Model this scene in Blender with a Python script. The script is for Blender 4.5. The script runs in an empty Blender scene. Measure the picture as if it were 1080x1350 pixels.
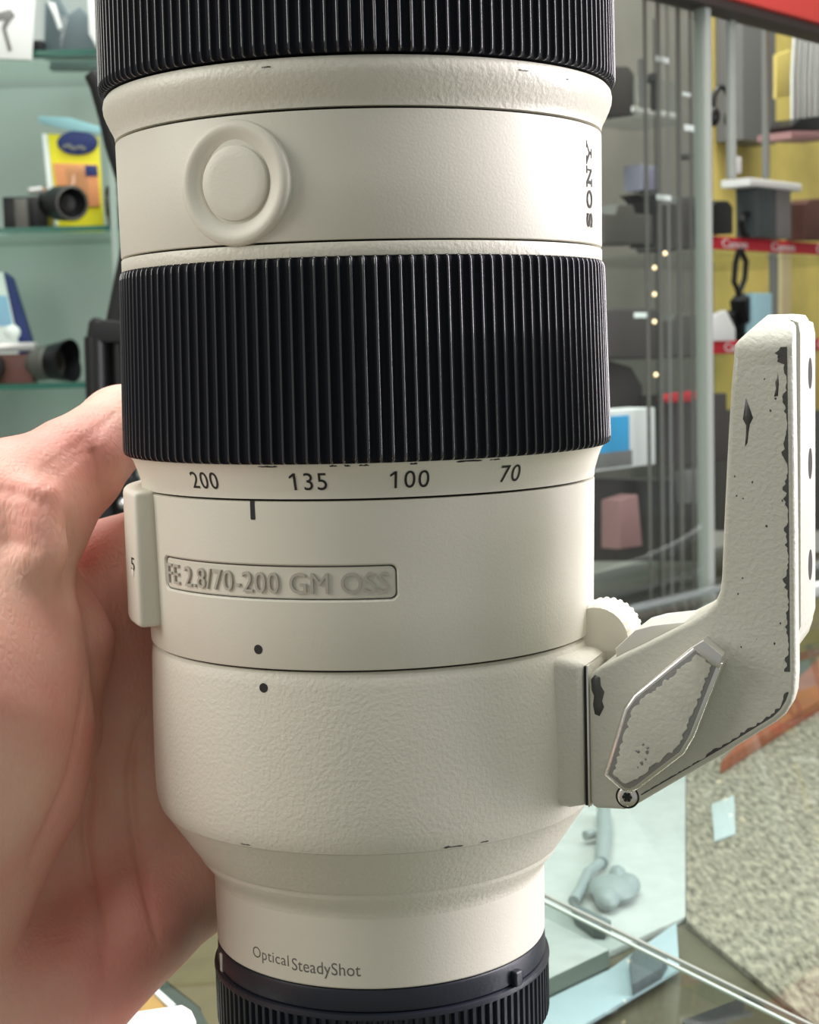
import bpy, bmesh, math, random
import numpy as np
from mathutils import Vector, Matrix
random.seed(7)
SC = bpy.context.scene
COL = SC.collection
rad = math.radians
# ---------------------------------------------------------------- camera (all lengths below are in millimetres)
CAM = np.array([7.288, -293.39, 123.506])
PITCH, ROLL, FPX = rad(5.7496), rad(1.4797), 2118.84
_r0 = np.array([1.0, 0, 0]); _u0 = np.array([0, math.sin(PITCH), math.cos(PITCH)])
FW = np.array([0, math.cos(PITCH), -math.sin(PITCH)])
RT = math.cos(ROLL) * _r0 - math.sin(ROLL) * _u0
UP = math.sin(ROLL) * _r0 + math.cos(ROLL) * _u0
cd = bpy.data.cameras.new('camera')
cam = bpy.data.objects.new('camera', cd); COL.objects.link(cam)
cam.matrix_world = Matrix([[RT[i], UP[i], -FW[i], CAM[i] * .001] for i in range(3)] + [[0, 0, 0, 1]])
cd.sensor_fit = 'VERTICAL'; cd.sensor_width = 36; cd.sensor_height = 36
cd.lens = FPX / 1350 * 36
cd.clip_start = 0.01; cd.clip_end = 50
cd.dof.use_dof = True; cd.dof.focus_distance = 0.262; cd.dof.aperture_fstop = 58
SC.camera = cam
# ---------------------------------------------------------------- world, lamps, exposure
SC.view_settings.view_transform = 'Standard'; SC.view_settings.look = 'None'
SC.view_settings.gamma = 1.0; SC.view_settings.use_curve_mapping = False
SC.view_settings.exposure = -0.06
w = bpy.data.worlds.new('shop_light'); SC.world = w; w.use_nodes = True
w.node_tree.nodes['Background'].inputs[0].default_value = (0.985, 1.0, 0.94, 1)
w.node_tree.nodes['Background'].inputs[1].default_value = 0.31

def area(name, loc, target, sx, sy, power, color):
    l = bpy.data.lights.new(name, 'AREA'); l.shape = 'RECTANGLE'; l.size = sx; l.size_y = sy
    l.energy = power; l.color = color
    o = bpy.data.objects.new(name, l); COL.objects.link(o)
    o.location = Vector(loc) * .001
    o.rotation_euler = (Vector(target) * .001 - o.location).to_track_quat('-Z', 'Y').to_euler()
    return o
area('shop_window_light', (850, 100, 370), (0, -10, 95), .42, .85, 16.5, (1.0, .94, .985))
area('ceiling_panel_light', (60, 160, 1400), (60, 160, 0), 1.3, .9, 34, (1.0, .98, .94))
area('back_ceiling_panel_light', (100, 1300, 1500), (150, 1900, 100), 1.8, .5, 42, (.96, 1.0, .97))
area('left_lamp_light', (-950, -170, 560), (-20, 0, 90), .6, .6, 6.5, (1.0, .975, .9))  # unseen lamp at the left, lights the left edge of the barrel

ZC = -45.0            # top of the glass counter
KS = (CAM[2] - ZC) / CAM[2]
# ---------------------------------------------------------------- pixel rays -> points in the place
def ray(x, y): return FW + RT * (x - 540) / FPX + UP * (675 - y) / FPX
def onY(x, y, Y):
    d = ray(x, y); return CAM + d * (Y - CAM[1]) / d[1]
def onZ(x, y, Z):
    d = ray(x, y); return CAM + d * (Z - CAM[2]) / d[2]
# ---------------------------------------------------------------- helpers
def V(*a): return np.array(a, dtype=float)
class MB:
    def __init__(s): s.v = []; s.f = []; s.uv = None
    def add(s, verts, faces):
        b = len(s.v); s.v.extend([tuple(map(float, p)) for p in verts]); s.f.extend([tuple(b + i for i in f) for f in faces]); return s
    def bm(s, bm, M=None):
        bm.verts.index_update()
        vs = [(M @ v.co if M is not None else v.co) for v in bm.verts]
        s.add(vs, [[v.index for v in f.verts] for f in bm.faces]); bm.free(); return s
    def box(s, c, size, bev=0, M=None, seg=2):
        bm = bmesh.new(); bmesh.ops.create_cube(bm, size=1)
        for v in bm.verts: v.co = Vector((v.co.x * size[0], v.co.y * size[1], v.co.z * size[2]))
        if bev: bmesh.ops.bevel(bm, geom=bm.edges[:], offset=bev, segments=seg, profile=.5, affect='EDGES', clamp_overlap=True)
        T = Matrix.Translation(Vector(c)) @ (M if M is not None else Matrix())
        return s.bm(bm, T)
    def prism(s, poly, t0, t1, fr, bev=0, seg=2):
        """poly: 2D outline; fr(a, b, t) -> 3D point; solid between t0 and t1"""
        bm = bmesh.new()
        a = [bm.verts.new(Vector((p[0], p[1], t0))) for p in poly]; b = [bm.verts.new(Vector((p[0], p[1], t1))) for p in poly]
        n = len(poly); bm.faces.new(a[::-1]); top = bm.faces.new(b)
        for i in range(n): bm.faces.new((a[i], a[(i + 1) % n], b[(i + 1) % n], b[i]))
        bmesh.ops.recalc_face_normals(bm, faces=bm.faces[:])
        if bev:
            ed = [e for e in bm.edges if abs(e.verts[0].co.z - e.verts[1].co.z) < 1e-6]
            bmesh.ops.bevel(bm, geom=ed, offset=bev, segments=seg, profile=.5, affect='EDGES', clamp_overlap=True)
        bmesh.ops.triangulate(bm, faces=[f for f in bm.faces if len(f.verts) > 4])
        for v in bm.verts: v.co = Vector(fr(v.co.x, v.co.y, v.co.z))
        bmesh.ops.recalc_face_normals(bm, faces=bm.faces[:])
        return s.bm(bm)
    def lathe(s, prof, n=192, M=None, closed=False, a0=0, a1=None):
        full = a1 is None; k = n if full else n + 1; a1 = a0 + 2 * math.pi if full else a1
        vs = []
        for r, z in prof:
            for i in range(k):
                t = a0 + (a1 - a0) * i / n; p = Vector((r * math.cos(t), r * math.sin(t), z)); vs.append(M @ p if M is not None else p)
        fs = []; m = len(prof)
        for j in range(m if closed else m - 1):
            j2 = (j + 1) % m
            for i in range(n):
                i2 = (i + 1) % k; fs.append((j * k + i, j * k + i2, j2 * k + i2, j2 * k + i))
        return s.add(vs, fs)
    def tube(s, pts, r, n=10, cap=True):
        pts = [Vector(p) for p in pts]; rs = r if isinstance(r, (list, tuple)) else [r] * len(pts)
        vs = []; prev = None
        for i, p in enumerate(pts):
            d = (pts[min(i + 1, len(pts) - 1)] - pts[max(i - 1, 0)]).normalized()
            u = prev - d * prev.dot(d) if prev is not None else d.orthogonal()
            u.normalize(); prev = u; v = d.cross(u)
            vs += [p + (u * math.cos(2 * math.pi * k / n) + v * math.sin(2 * math.pi * k / n)) * rs[i] for k in range(n)]
        fs = [(i * n + k, i * n + (k + 1) % n, (i + 1) * n + (k + 1) % n, (i + 1) * n + k) for i in range(len(pts) - 1) for k in range(n)]
        if cap: fs += [tuple(range(n))[::-1], tuple(range((len(pts) - 1) * n, len(pts) * n))]
        return s.add(vs, fs)
    def ball(s, c, r, n=16):
        bm = bmesh.new(); bmesh.ops.create_uvsphere(bm, u_segments=n, v_segments=max(6, n // 2), radius=1)
        r = r if hasattr(r, '__len__') else (r, r, r)
        return s.bm(bm, Matrix.Translation(Vector(c)) @ Matrix.Diagonal(Vector((*r, 1))))

def world_off(o):
    p = Vector((0, 0, 0))
    while o is not None: p += o.location; o = o.parent
    return p
def mesh_of(name, mb, off, mats, ang=35):
    me = bpy.data.meshes.new(name)
    me.from_pydata([(x * .001 - off.x, y * .001 - off.y, z * .001 - off.z) for x, y, z in mb.v], [], mb.f)
    bm = bmesh.new(); bm.from_mesh(me); bmesh.ops.recalc_face_normals(bm, faces=bm.faces[:]); bm.to_mesh(me); bm.free()
    for m in (mats if isinstance(mats, (list, tuple)) else [mats]): me.materials.append(m)
    me.polygons.foreach_set('use_smooth', [True] * len(me.polygons))
    if ang is not None: me.set_sharp_from_angle(angle=rad(ang))
    me.update(); return me
def obj(name, mb, mat, parent=None, ang=35, label=None):
    if parent is not None: off = world_off(parent)
    else:
        a = np.array(mb.v); off = Vector(((a[:, 0].min() + a[:, 0].max()) * .0005, (a[:, 1].min() + a[:, 1].max()) * .0005, a[:, 2].min() * .001))
    o = bpy.data.objects.new(name, mesh_of(name, mb, off, mat, ang)); COL.objects.link(o)
    if parent is None: o.location = off
    else: o.parent = parent
    if label: o['label'] = label
    return o
def tag(o, label, cat, group=None, kind=None):
    o['label'] = label; o['category'] = cat
    if group: o['group'] = group
    if kind: o['kind'] = kind
    return o
def thing(name, loc, label, cat, group=None):
    o = bpy.data.objects.new(name, None); COL.objects.link(o); o.location = Vector(loc) * .001
    o.empty_display_size = .01
    return tag(o, label, cat, group)
def structure(name, mb, mat, ang=35):
    o = obj(name, mb, mat, None, ang); o['kind'] = 'structure'; return o

# ---------------------------------------------------------------- materials
def srgb(r, g, b):
    f = lambda c: (c / 255) / 12.92 if c / 255 <= .04045 else ((c / 255 + .055) / 1.055) ** 2.4
    return (f(r), f(g), f(b), 1)
def mat(name, col, rough=.5, metal=0, spec=.5, bump=0, bscale=1000, var=0, vscale=60, emit=0, coat=0, vmap=None):
    m = bpy.data.materials.new(name); m.use_nodes = True; nt = m.node_tree; P = nt.nodes['Principled BSDF']
    P.inputs['Base Color'].default_value = col; P.inputs['Roughness'].default_value = rough; P.inputs['Metallic'].default_value = metal
    P.inputs['Specular IOR Level'].default_value = spec; P.inputs['Coat Weight'].default_value = coat
    if bump or var:
        tc = nt.nodes.new('ShaderNodeTexCoord')
    if bump:
        n = nt.nodes.new('ShaderNodeTexNoise'); n.inputs['Scale'].default_value = bscale; n.inputs['Detail'].default_value = 3
        b = nt.nodes.new('ShaderNodeBump'); b.inputs['Strength'].default_value = 1; b.inputs['Distance'].default_value = bump * .001
        nt.links.new(tc.outputs['Object'], n.inputs['Vector']); nt.links.new(n.outputs['Fac'], b.inputs['Height']); nt.links.new(b.outputs[0], P.inputs['Normal'])
    if var:
        n2 = nt.nodes.new('ShaderNodeTexNoise'); n2.inputs['Scale'].default_value = vscale; n2.inputs['Detail'].default_value = 5
        mx = nt.nodes.new('ShaderNodeMixRGB'); mx.blend_type = 'MULTIPLY'; mx.inputs[0].default_value = 1
        rp = nt.nodes.new('ShaderNodeMapRange'); rp.inputs[1].default_value = .3; rp.inputs[2].default_value = .7; rp.inputs[3].default_value = 1 - var; rp.inputs[4].default_value = 1
        src = tc.outputs['Object']
        if vmap:
            mpv = nt.nodes.new('ShaderNodeMapping'); mpv.inputs['Scale'].default_value = vmap; nt.links.new(src, mpv.inputs[0]); src = mpv.outputs[0]
        nt.links.new(src, n2.inputs['Vector']); nt.links.new(n2.outputs['Fac'], rp.inputs[0])
        mx.inputs[1].default_value = col; nt.links.new(rp.outputs[0], mx.inputs[2]); nt.links.new(mx.outputs[0], P.inputs['Base Color'])
    if emit:
        P.inputs['Emission Color'].default_value = col; P.inputs['Emission Strength'].default_value = emit
    return m
def glass_mat(name, tint, refl=1.0, ior=1.5, rough=.02):
    m = bpy.data.materials.new(name); m.use_nodes = True; nt = m.node_tree; nt.nodes.clear()
    out = nt.nodes.new('ShaderNodeOutputMaterial'); mx = nt.nodes.new('ShaderNodeMixShader')
    tr = nt.nodes.new('ShaderNodeBsdfTransparent'); gl = nt.nodes.new('ShaderNodeBsdfGlossy'); fr = nt.nodes.new('ShaderNodeFresnel')
    fr.inputs[0].default_value = ior; tr.inputs[0].default_value = tint; gl.inputs['Roughness'].default_value = rough
    mu = nt.nodes.new('ShaderNodeMath'); mu.operation = 'MULTIPLY'; mu.inputs[1].default_value = refl
    ge = nt.nodes.new('ShaderNodeNewGeometry'); inv = nt.nodes.new('ShaderNodeMath'); inv.operation = 'SUBTRACT'; inv.inputs[0].default_value = 1
    nt.links.new(ge.outputs['Backfacing'], inv.inputs[1]); m2 = nt.nodes.new('ShaderNodeMath'); m2.operation = 'MULTIPLY'
    nt.links.new(fr.outputs[0], m2.inputs[0]); nt.links.new(inv.outputs[0], m2.inputs[1]); nt.links.new(m2.outputs[0], mu.inputs[0]); nt.links.new(mu.outputs[0], mx.inputs[0]); nt.links.new(tr.outputs[0], mx.inputs[1])
    nt.links.new(gl.outputs[0], mx.inputs[2]); nt.links.new(mx.outputs[0], out.inputs[0]); return m
M = {}
WHITE = (.725, .70, .605, 1)
M['paint'] = mat('cream_white_lens_paint', WHITE, .42, spec=.45, bump=.03, bscale=2300)
M['paint_rough'] = mat('grained_cream_white_paint', WHITE, .46, spec=.45, bump=.13, bscale=1500)
M['paint_semi'] = mat('satin_cream_white_paint', WHITE, .36, spec=.5, bump=.12, bscale=1300)
M['paint_foot'] = mat('hammered_grey_cream_paint', (.615, .612, .53, 1), .45, spec=.45, bump=.14, bscale=1300)
M['rubber'] = mat('black_ribbed_rubber', (.0035, .0045, .009, 1), .6, spec=.15, bump=.006, bscale=2500)
M['rubber_worn'] = mat('shiny_rubbed_rubber_ridges', (.006, .007, .011, 1), .14, spec=1.0, coat=.55)
M['gap'] = mat('dark_joint', (.008, .008, .008, 1), .7)
M['ink'] = mat('black_print', (.012, .012, .013, 1), .6)
M['grey_ink'] = mat('grey_print', (.16, .15, .135, 1), .6)
M['engraved'] = mat('worn_shaded_raised_lettering', (.47, .44, .38, 1), .3, spec=.6)  # letters greyed for wear and for their shadowed edges
M['chrome'] = mat('polished_worn_metal', (.88, .86, .83, 1), .27, metal=1, bump=.03, bscale=500)
M['bare'] = mat('chipped_bare_metal', (.09, .09, .088, 1), .5, metal=.4, bump=.1, bscale=900)
M['bare_light'] = mat('rubbed_grey_metal', (.30, .30, .29, 1), .42, metal=.5, bump=.1, bscale=900)
M['cap'] = mat('dark_plastic_cap', (.014, .018, .030, 1), .38, bump=.04, bscale=1200)
M['white_mark'] = mat('white_mark', (.8, .78, .72, 1), .5)
# ================================================================ THE LENS
lens = thing('camera_lens', (0, 0, 0), 'big cream-white telephoto zoom lens with two black ribbed rings, held upright', 'camera lens')
def polar(a, r, z): return (r * math.cos(rad(a)), r * math.sin(rad(a)), z)
def shell(name, prof, material, n=256, inner=2.0):
    (r1, z1), (r0, z0) = prof[0], prof[-1]
    p = [(r1 - inner, z1)] + prof + [(r0 - inner, z0)]
    return obj(name, MB().lathe(p, n), material, lens, 30)
def rounded(r0, z0, r1, z1, b=.25):      # plain band with softly broken edges, top first
    return [(r0 - b, z0), (r0 - b * .3, z0 - b * .3), (r0, z0 - b), (r1, z1 + b), (r1 - b * .3, z1 + b * .3), (r1 - b, z1)]
# dark core seen only in the joints
obj('core_tube', MB().lathe([(0, 213), (41.5, 213), (41.5, 107.5), (39.9, 106.5), (39.9, 98), (39.3, 97), (39.3, 45), (29.2, 30), (29.2, 2), (0, 2)], 96), M['gap'], lens, 30)
def ribbed(name, R0, z0, R1, z1, ribs, depth, material, per=14):
    UL = np.array([0, .024, .048, .072, .095, .118, .142, .166, .19, .24, .31, .41, .52, .6, .68, .78, .88, .95]); per = len(UL); n = ribs * per; mb = MB()
    zs = [z0, z0 - .12, z0 - .45, z0 - 1.0, z0 - 1.7] + [z0 - 1.7 + (z1 + 1.7 - z0 + 1.7) * k / 3 for k in range(1, 3)] + [z1 + 1.7, z1 + .9, z1 + .4, z1 + .1, z1]
    drop = [1.0, .6, .25, .05, 0] + [0] * 2 + [0, .05, .25, .6, 1.0]
    scoop = [0, .25, .7, .95, 1, 1, 1, 1, .95, .7, .25, 0]
    uu = np.tile(UL, ribs); v_ = np.clip((uu - .19) / .81, 0, 1)
    ridge = .10 * (uu / .095 - 1) ** 2 * (uu <= .19) + .10 * (uu > .19); flute = depth * .72 * (1 - (2 * v_ - 1) ** 2) * (uu > .19)
    th = (np.repeat(np.arange(ribs), per) + np.tile(UL, ribs)) / ribs * 2 * np.pi
    vs = []
    vs += [((R0 - 2.6) * math.cos(t), (R0 - 2.6) * math.sin(t), z0) for t in th]
    for z, dr, sc_ in zip(zs, drop, scoop):
        R = R0 + (R1 - R0) * (z0 - z) / (z0 - z1)
        r = R - dr - ridge - flute * sc_
        vs += list(zip(r * np.cos(th), r * np.sin(th), np.full(n, z)))
    vs += [((R1 - 2.6) * math.cos(t), (R1 - 2.6) * math.sin(t), z1) for t in th]
    k = len(zs) + 2
    fs = [(j * n + i, j * n + (i + 1) % n, (j + 1) * n + (i + 1) % n, (j + 1) * n + i) for j in range(k - 1) for i in range(n)]
    mb.add(vs, fs); o = obj(name, mb, [material, M['rubber_worn']], lens, 70)
    for p_, (j, i) in zip(o.data.polygons, ((j, i) for j in range(k - 1) for i in range(n))):
        if i % per < 8 and 1 <= j < k - 2: p_.material_index = 1
    return o
shell('front_barrel', rounded(43.6, 214, 43.6, 200.6, .6), M['paint'])
ribbed('focus_ring', 45.45, 200.4, 45.75, 168.6, 152, .75, M['rubber'])
shell('flared_collar', [(44.4, 168.2), (44.85, 167.6), (45.05, 166.6), (44.95, 165.6), (44.55, 164.5), (43.95, 163.2), (43.45, 162.3), (43.2, 161.6), (43.12, 160.9)], M['paint_semi'])
fb = shell('button_barrel', rounded(43.12, 160.45, 42.95, 140.75, .22), M['paint'])
shell('thin_band', rounded(42.95, 140.4, 42.95, 138.2, .18), M['paint_semi'])
ribbed('zoom_ring', 43.45, 138.5, 44.15, 106.1, 142, .75, M['rubber'])
SCALE_PROF = [(43.0, 106.3), (42.85, 105.9), (42.4, 105.3), (41.85, 103.9), (41.25, 101.9), (41.08, 101.2), (41.05, 100.45)]
sr = shell('scale_ring', SCALE_PROF, M['paint'])
# rear barrel with an opening for the recessed name plate
PA, PHW, PZ, PHH = -115.5, 36.0, 86.95, 4.3            # patch centre angle, half width (deg), centre z, half height
def body_r(z): return 41.05 + (40.5 - 41.05) * (100.0 - z) / 27.3
angs = [PA - PHW + 2 * PHW * k / 36 for k in range(37)] + [PA + PHW + (360 - 2 * PHW) * k / 150 for k in range(1, 150)]
zl = [100.05, 99.95, 99.7, PZ + PHH, PZ - PHH, 73.1, 72.85, 72.75]
rl = [40.8, 41.0, body_r(99.7), body_r(PZ + PHH), body_r(PZ - PHH), body_r(73.1), 40.4, 40.25]
zl = [100.05] + zl + [72.75]; rl = [39.2] + rl + [38.6]
na = len(angs); vs = [polar(a, r, z) for r, z in zip(rl, zl) for a in angs]
fs = [(j * na + i, j * na + (i + 1) % na, (j + 1) * na + (i + 1) % na, (j + 1) * na + i) for j in range(len(zl) - 1) for i in range(na) if not (j == 4 and i < 36)]
rear = obj('rear_barrel', MB().add(vs, fs), M['paint'], lens, 30)
# name plate: finely gridded patch pressed into the barrel
def sd_rrect(x, y, hx, hy, r):
    qx, qy = np.abs(x) - hx + r, np.abs(y) - hy + r
    return np.hypot(np.maximum(qx, 0), np.maximum(qy, 0)) + np.minimum(np.maximum(qx, qy), 0) - r
nx, nz = 361, 61
A, Zg = np.meshgrid(np.linspace(PA - PHW, PA + PHW, nx), np.linspace(PZ - PHH, PZ + PHH, nz))
s_ = np.radians(A - PA) * 40.8; sd = sd_rrect(s_, Zg - PZ, 23.3, 2.85, 1.1)
st = np.clip((-sd + .12) / .35, 0, 1); st = st * st * (3 - 2 * st)
Rg = body_r(Zg) - .42 * st - .38 * np.exp(-((sd + .12) / .13) ** 2)
Rg[0, :] = body_r(Zg[0, :]); Rg[-1, :] = body_r(Zg[-1, :])
vs = np.stack([Rg * np.cos(np.radians(A)), Rg * np.sin(np.radians(A)), Zg], -1).reshape(-1, 3)
fs = [(j * nx + i, j * nx + i + 1, (j + 1) * nx + i + 1, (j + 1) * nx + i) for j in range(nz - 1) for i in range(nx - 1)]
plate = obj('name_plate', MB().add(vs, fs), M['paint'], lens, None)

mb = MB(); ol = []
for sgx, sgy, a0 in ((1, 1, 0), (-1, 1, 90), (-1, -1, 180), (1, -1, 270)):
    ol += [(sgx * 22.08 + 1.1 * math.cos(rad(a0 + k * 15)), sgy * 1.63 + 1.1 * math.sin(rad(a0 + k * 15))) for k in range(7)]
ol = [q for i, p in enumerate(ol) for q in ([p] if math.dist(p, ol[(i + 1) % len(ol)]) < 1.5 else [(p[0] + (ol[(i + 1) % len(ol)][0] - p[0]) * k / 40, p[1] + (ol[(i + 1) % len(ol)][1] - p[1]) * k / 40) for k in range(40)])]
no = len(ol); vs = []
for w_ in (1.0, None):
    for x, y in ol:
        sx, sy = (x, y) if w_ else (x * (1 - .13 / 23.2), y * (1 - .13 / 2.73)); vs.append(polar(PA + sx / 40.8 * 57.3, body_r(PZ + sy) - .36, PZ + sy))
obj('plate_groove_shade', mb.add(vs, [(i, (i + 1) % no, no + (i + 1) % no, no + i) for i in range(no)]), M['gap'], plate, None)  # thin dark line drawn for the shadow in the plate groove

def text_geo(body, extrude=.05, bevel=0, space=1.0, shear=0):
    """flat lettering of cap height about 1, as (verts, faces), x from 0"""
    c = bpy.data.curves.new('t', 'FONT'); c.body = body; c.size = 1.0; c.extrude = extrude; c.bevel_depth = bevel; c.bevel_resolution = 1
    c.space_character = space; c.shear = shear; c.resolution_u = 5
    o = bpy.data.objects.new('t', c); COL.objects.link(o); bpy.context.view_layer.update()
    me = bpy.data.meshes.new_from_object(o.evaluated_get(bpy.context.evaluated_depsgraph_get()))
    v = np.array([p.co[:] for p in me.vertices]); f = [tuple(p.vertices) for p in me.polygons]
    bpy.data.objects.remove(o); bpy.data.curves.remove(c); bpy.data.meshes.remove(me)
    v[:, 0] -= v[:, 0].min(); return v, f
def wrap_text(name, body, a0, a1, zc, h, rfun, material, parent, thick=.06, lift=.0, vertical=False, space=1.0, bevel=0):
    """lettering laid round the barrel from angle a0 to a1; rfun(z) gives the surface radius"""
    v, f = text_geo(body, .5, 0, space)
    if body[0] == '1':                      # the stroke that leans off the top of a 1
        top = v[:, 1].max(); x0 = 0.0; n0 = len(v)
        fl_ = [(x0 + .02, top), (x0 - .17, top * .80), (x0 - .17, top * .67), (x0 + .05, top * .86)]
        v = np.concatenate([v, [(x, y, z) for z in (-.5, .5) for x, y in fl_]]); f = list(f) + [(n0, n0 + 1, n0 + 2, n0 + 3), (n0 + 4, n0 + 5, n0 + 6, n0 + 7)] + [(n0 + i, n0 + (i + 1) % 4, n0 + 4 + (i + 1) % 4, n0 + 4 + i) for i in range(4)]
        v[:, 0] -= v[:, 0].min()
    v[:, 0] /= v[:, 0].max(); cap = v[:, 1].max(); v[:, 1] = v[:, 1] / cap; v[:, 2] = (v[:, 2] + .5)
    mb = MB(); out = []
    for x, y, t in v:
        if vertical: z = zc[0] + (zc[1] - zc[0]) * x; a = a0 + (a1 - a0) * (y)
        else: a = a0 + (a1 - a0) * x; z = zc + (y - .5) * h
        out.append(polar(a, rfun(z) + lift + thick * t, z))
    mb.add(out, f); return obj(name, mb, material, parent, 30)
def prof_r(z):
    for (r1, z1), (r0, z0) in zip(SCALE_PROF, SCALE_PROF[1:]):
        if z0 <= z <= z1: return r0 + (r1 - r0) * (z - z0) / (z1 - z0)
    return 41.1
for s, a, wd in (('200', -128.6, 6.0), ('135', -101.9, 6.0), ('100', -79.65, 6.2), ('70', -55.2, 4.0)):
    wrap_text('focal_length_number', s, a - wd / 82 * 180 / math.pi, a + wd / 82 * 180 / math.pi, 103.3, 2.75, prof_r, M['ink'], sr, .05, .03, space=1.12)
wrap_text('raised_lettering', 'FE 2.8/70-200 GM OSS', -147.0, -84.6, PZ - .02, 3.35, lambda z: body_r(z) - .42, M['engraved'], plate, .42, -.02, space=1.05)
# maker's name: wide slab lettering running up the barrel
def strokes(mb, segs, fr):
    for x0, y0, x1, y1, w in segs:
        d = np.hypot(x1 - x0, y1 - y0); nxv, nyv = -(y1 - y0) / d * w / 2, (x1 - x0) / d * w / 2
        q = [(x0 + nxv, y0 + nyv), (x1 + nxv, y1 + nyv), (x1 - nxv, y1 - nyv), (x0 - nxv, y0 - nyv)]
        mb.add([fr(*p, 0) for p in q] + [fr(*p, 1) for p in q], [(0, 1, 2, 3), (4, 5, 6, 7), (0, 1, 5, 4), (1, 2, 6, 5), (2, 3, 7, 6), (3, 0, 4, 7)])
def slab_word(fr):
    mb = MB(); S = []
    arc = lambda cx, cy, rx, ry, a0, a1, w, n=14: [(cx + rx * math.cos(rad(a0 + (a1 - a0) * k / n)), cy + ry * math.sin(rad(a0 + (a1 - a0) * k / n)), cx + rx * math.cos(rad(a0 + (a1 - a0) * (k + 1) / n)), cy + ry * math.sin(rad(a0 + (a1 - a0) * (k + 1) / n)), w) for k in range(n)]
    S += arc(.5, .74, .38, .2, 20, 270, .16) + arc(.5, .30, .38, .22, 90, -160, .16) + [(.88, .72, .88, .98, .1), (.1, .04, .1, .3, .1)]
    S += arc(1.85, .5, .5, .42, 0, 360, .17, 28)
    S += [(2.95, .05, 2.95, .95, .2), (3.75, .05, 3.75, .95, .1), (2.9, .92, 3.78, .08, .2), (2.68, .05, 3.2, .05, .1), (2.62, .95, 3.0, .95, .1), (3.5, .95, 4.0, .95, .1)]
    S += [(4.3, .92, 4.85, .45, .2), (5.4, .92, 4.85, .45, .12), (4.85, .05, 4.85, .5, .2), (4.55, .05, 5.15, .05, .1), (4.1, .95, 4.65, .95, .1), (5.15, .95, 5.6, .95, .1)]
    strokes(mb, S, fr); return mb
obj('maker_lettering', slab_word(lambda x, y, t: polar(-23.2 - y * 3.6, 43.06 + .05 + .05 * t, 143.3 + x * 14.4 / 5.6)), M['ink'], fb, 30)
# index line and alignment dots
mb = MB(); mb.prism([(-.42, -1.45), (-.25, -1.55), (.25, -1.55), (.42, -1.45), (.42, 1.5), (-.42, 1.5)], 0, .05, lambda a, b, t: polar(-115.8 + a / 41 * 57.3, 41.02 + t, 98.65 + b))
obj('index_line', mb, M['ink'], rear)
def dot(name, a, z, r, R, parent, material=M['ink']):
    mb = MB(); mb.prism([(r * math.cos(2 * math.pi * k / 24), r * math.sin(2 * math.pi * k / 24)) for k in range(24)], -.02, .04, lambda x, y, t: polar(a + x / R * 57.3, R + t, z + y))
    return obj(name, mb, material, parent)
dot('alignment_dot', -116.0, 75.9, .78, 40.58, rear)
# tripod collar
cprof = [(38.8, 72.35), (39.6, 72.3), (40.1, 71.9), (40.35, 71.2), (40.5, 69.8), (40.75, 60), (40.85, 50), (40.75, 45.5), (40.5, 43.9), (40.15, 42.75), (39.95, 42.35)]
tc = shell('tripod_collar', cprof, M['paint_rough'])
dot('alignment_dot', -115.0, 69.6, .78, 40.52, tc)
shell('tapered_skirt', [(39.9, 42.3), (39.7, 42.05), (36.6, 37.5), (34.1, 33.85), (33.85, 33.55), (33.62, 33.42), (33.5, 33.2), (33.4, 32.75), (33.2, 32.3), (32.0, 30.8), (31.2, 29.7), (30.85, 28.9), (30.75, 28.2)], M['paint_semi'], inner=1.2)
rt = shell('rear_tube', [(30.75, 28.4), (30.75, 24), (30.62, 16.2), (30.45, 15.95), (30.2, 15.9)], M['paint'])
wrap_text('printed_lettering', 'Optical', -136.0, -120.2, 19.75, 1.95, lambda z: 30.66, M['grey_ink'], rt, .04, .0, space=1.05)
wrap_text('printed_lettering', 'SteadyShot', -119.0, -95.6, 19.35, 2.15, lambda z: 30.66, M['grey_ink'], rt, .04, .0, space=1.02)
# focus hold button
FA = -115.6; FC = Vector(polar(FA, 42.75, 150.1)); er = Vector(polar(FA, 1, 0)); et = Vector((-er.y, er.x, 0))
FM = Matrix.Translation(FC) @ Matrix([[et.x, 0, er.x], [et.y, 0, er.y], [et.z, 1, er.z]]).to_4x4()
fh = obj('focus_hold_button', MB().lathe([(9.75, -2.6), (9.75, .35), (9.6, .75), (9.2, 1.0), (8.6, 1.08), (8.0, .95), (7.2, .55), (6.6, .3), (6.35, .22), (6.2, .05), (6.15, -1)], 96, FM), M['paint'], lens, 45)
obj('button_cap', MB().lathe([(5.85, -1), (5.85, .35), (5.75, .62), (5.4, .78), (4, .86), (2, .9), (0.001, .9)], 72, FM), M['paint'], fh, 45)
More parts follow.
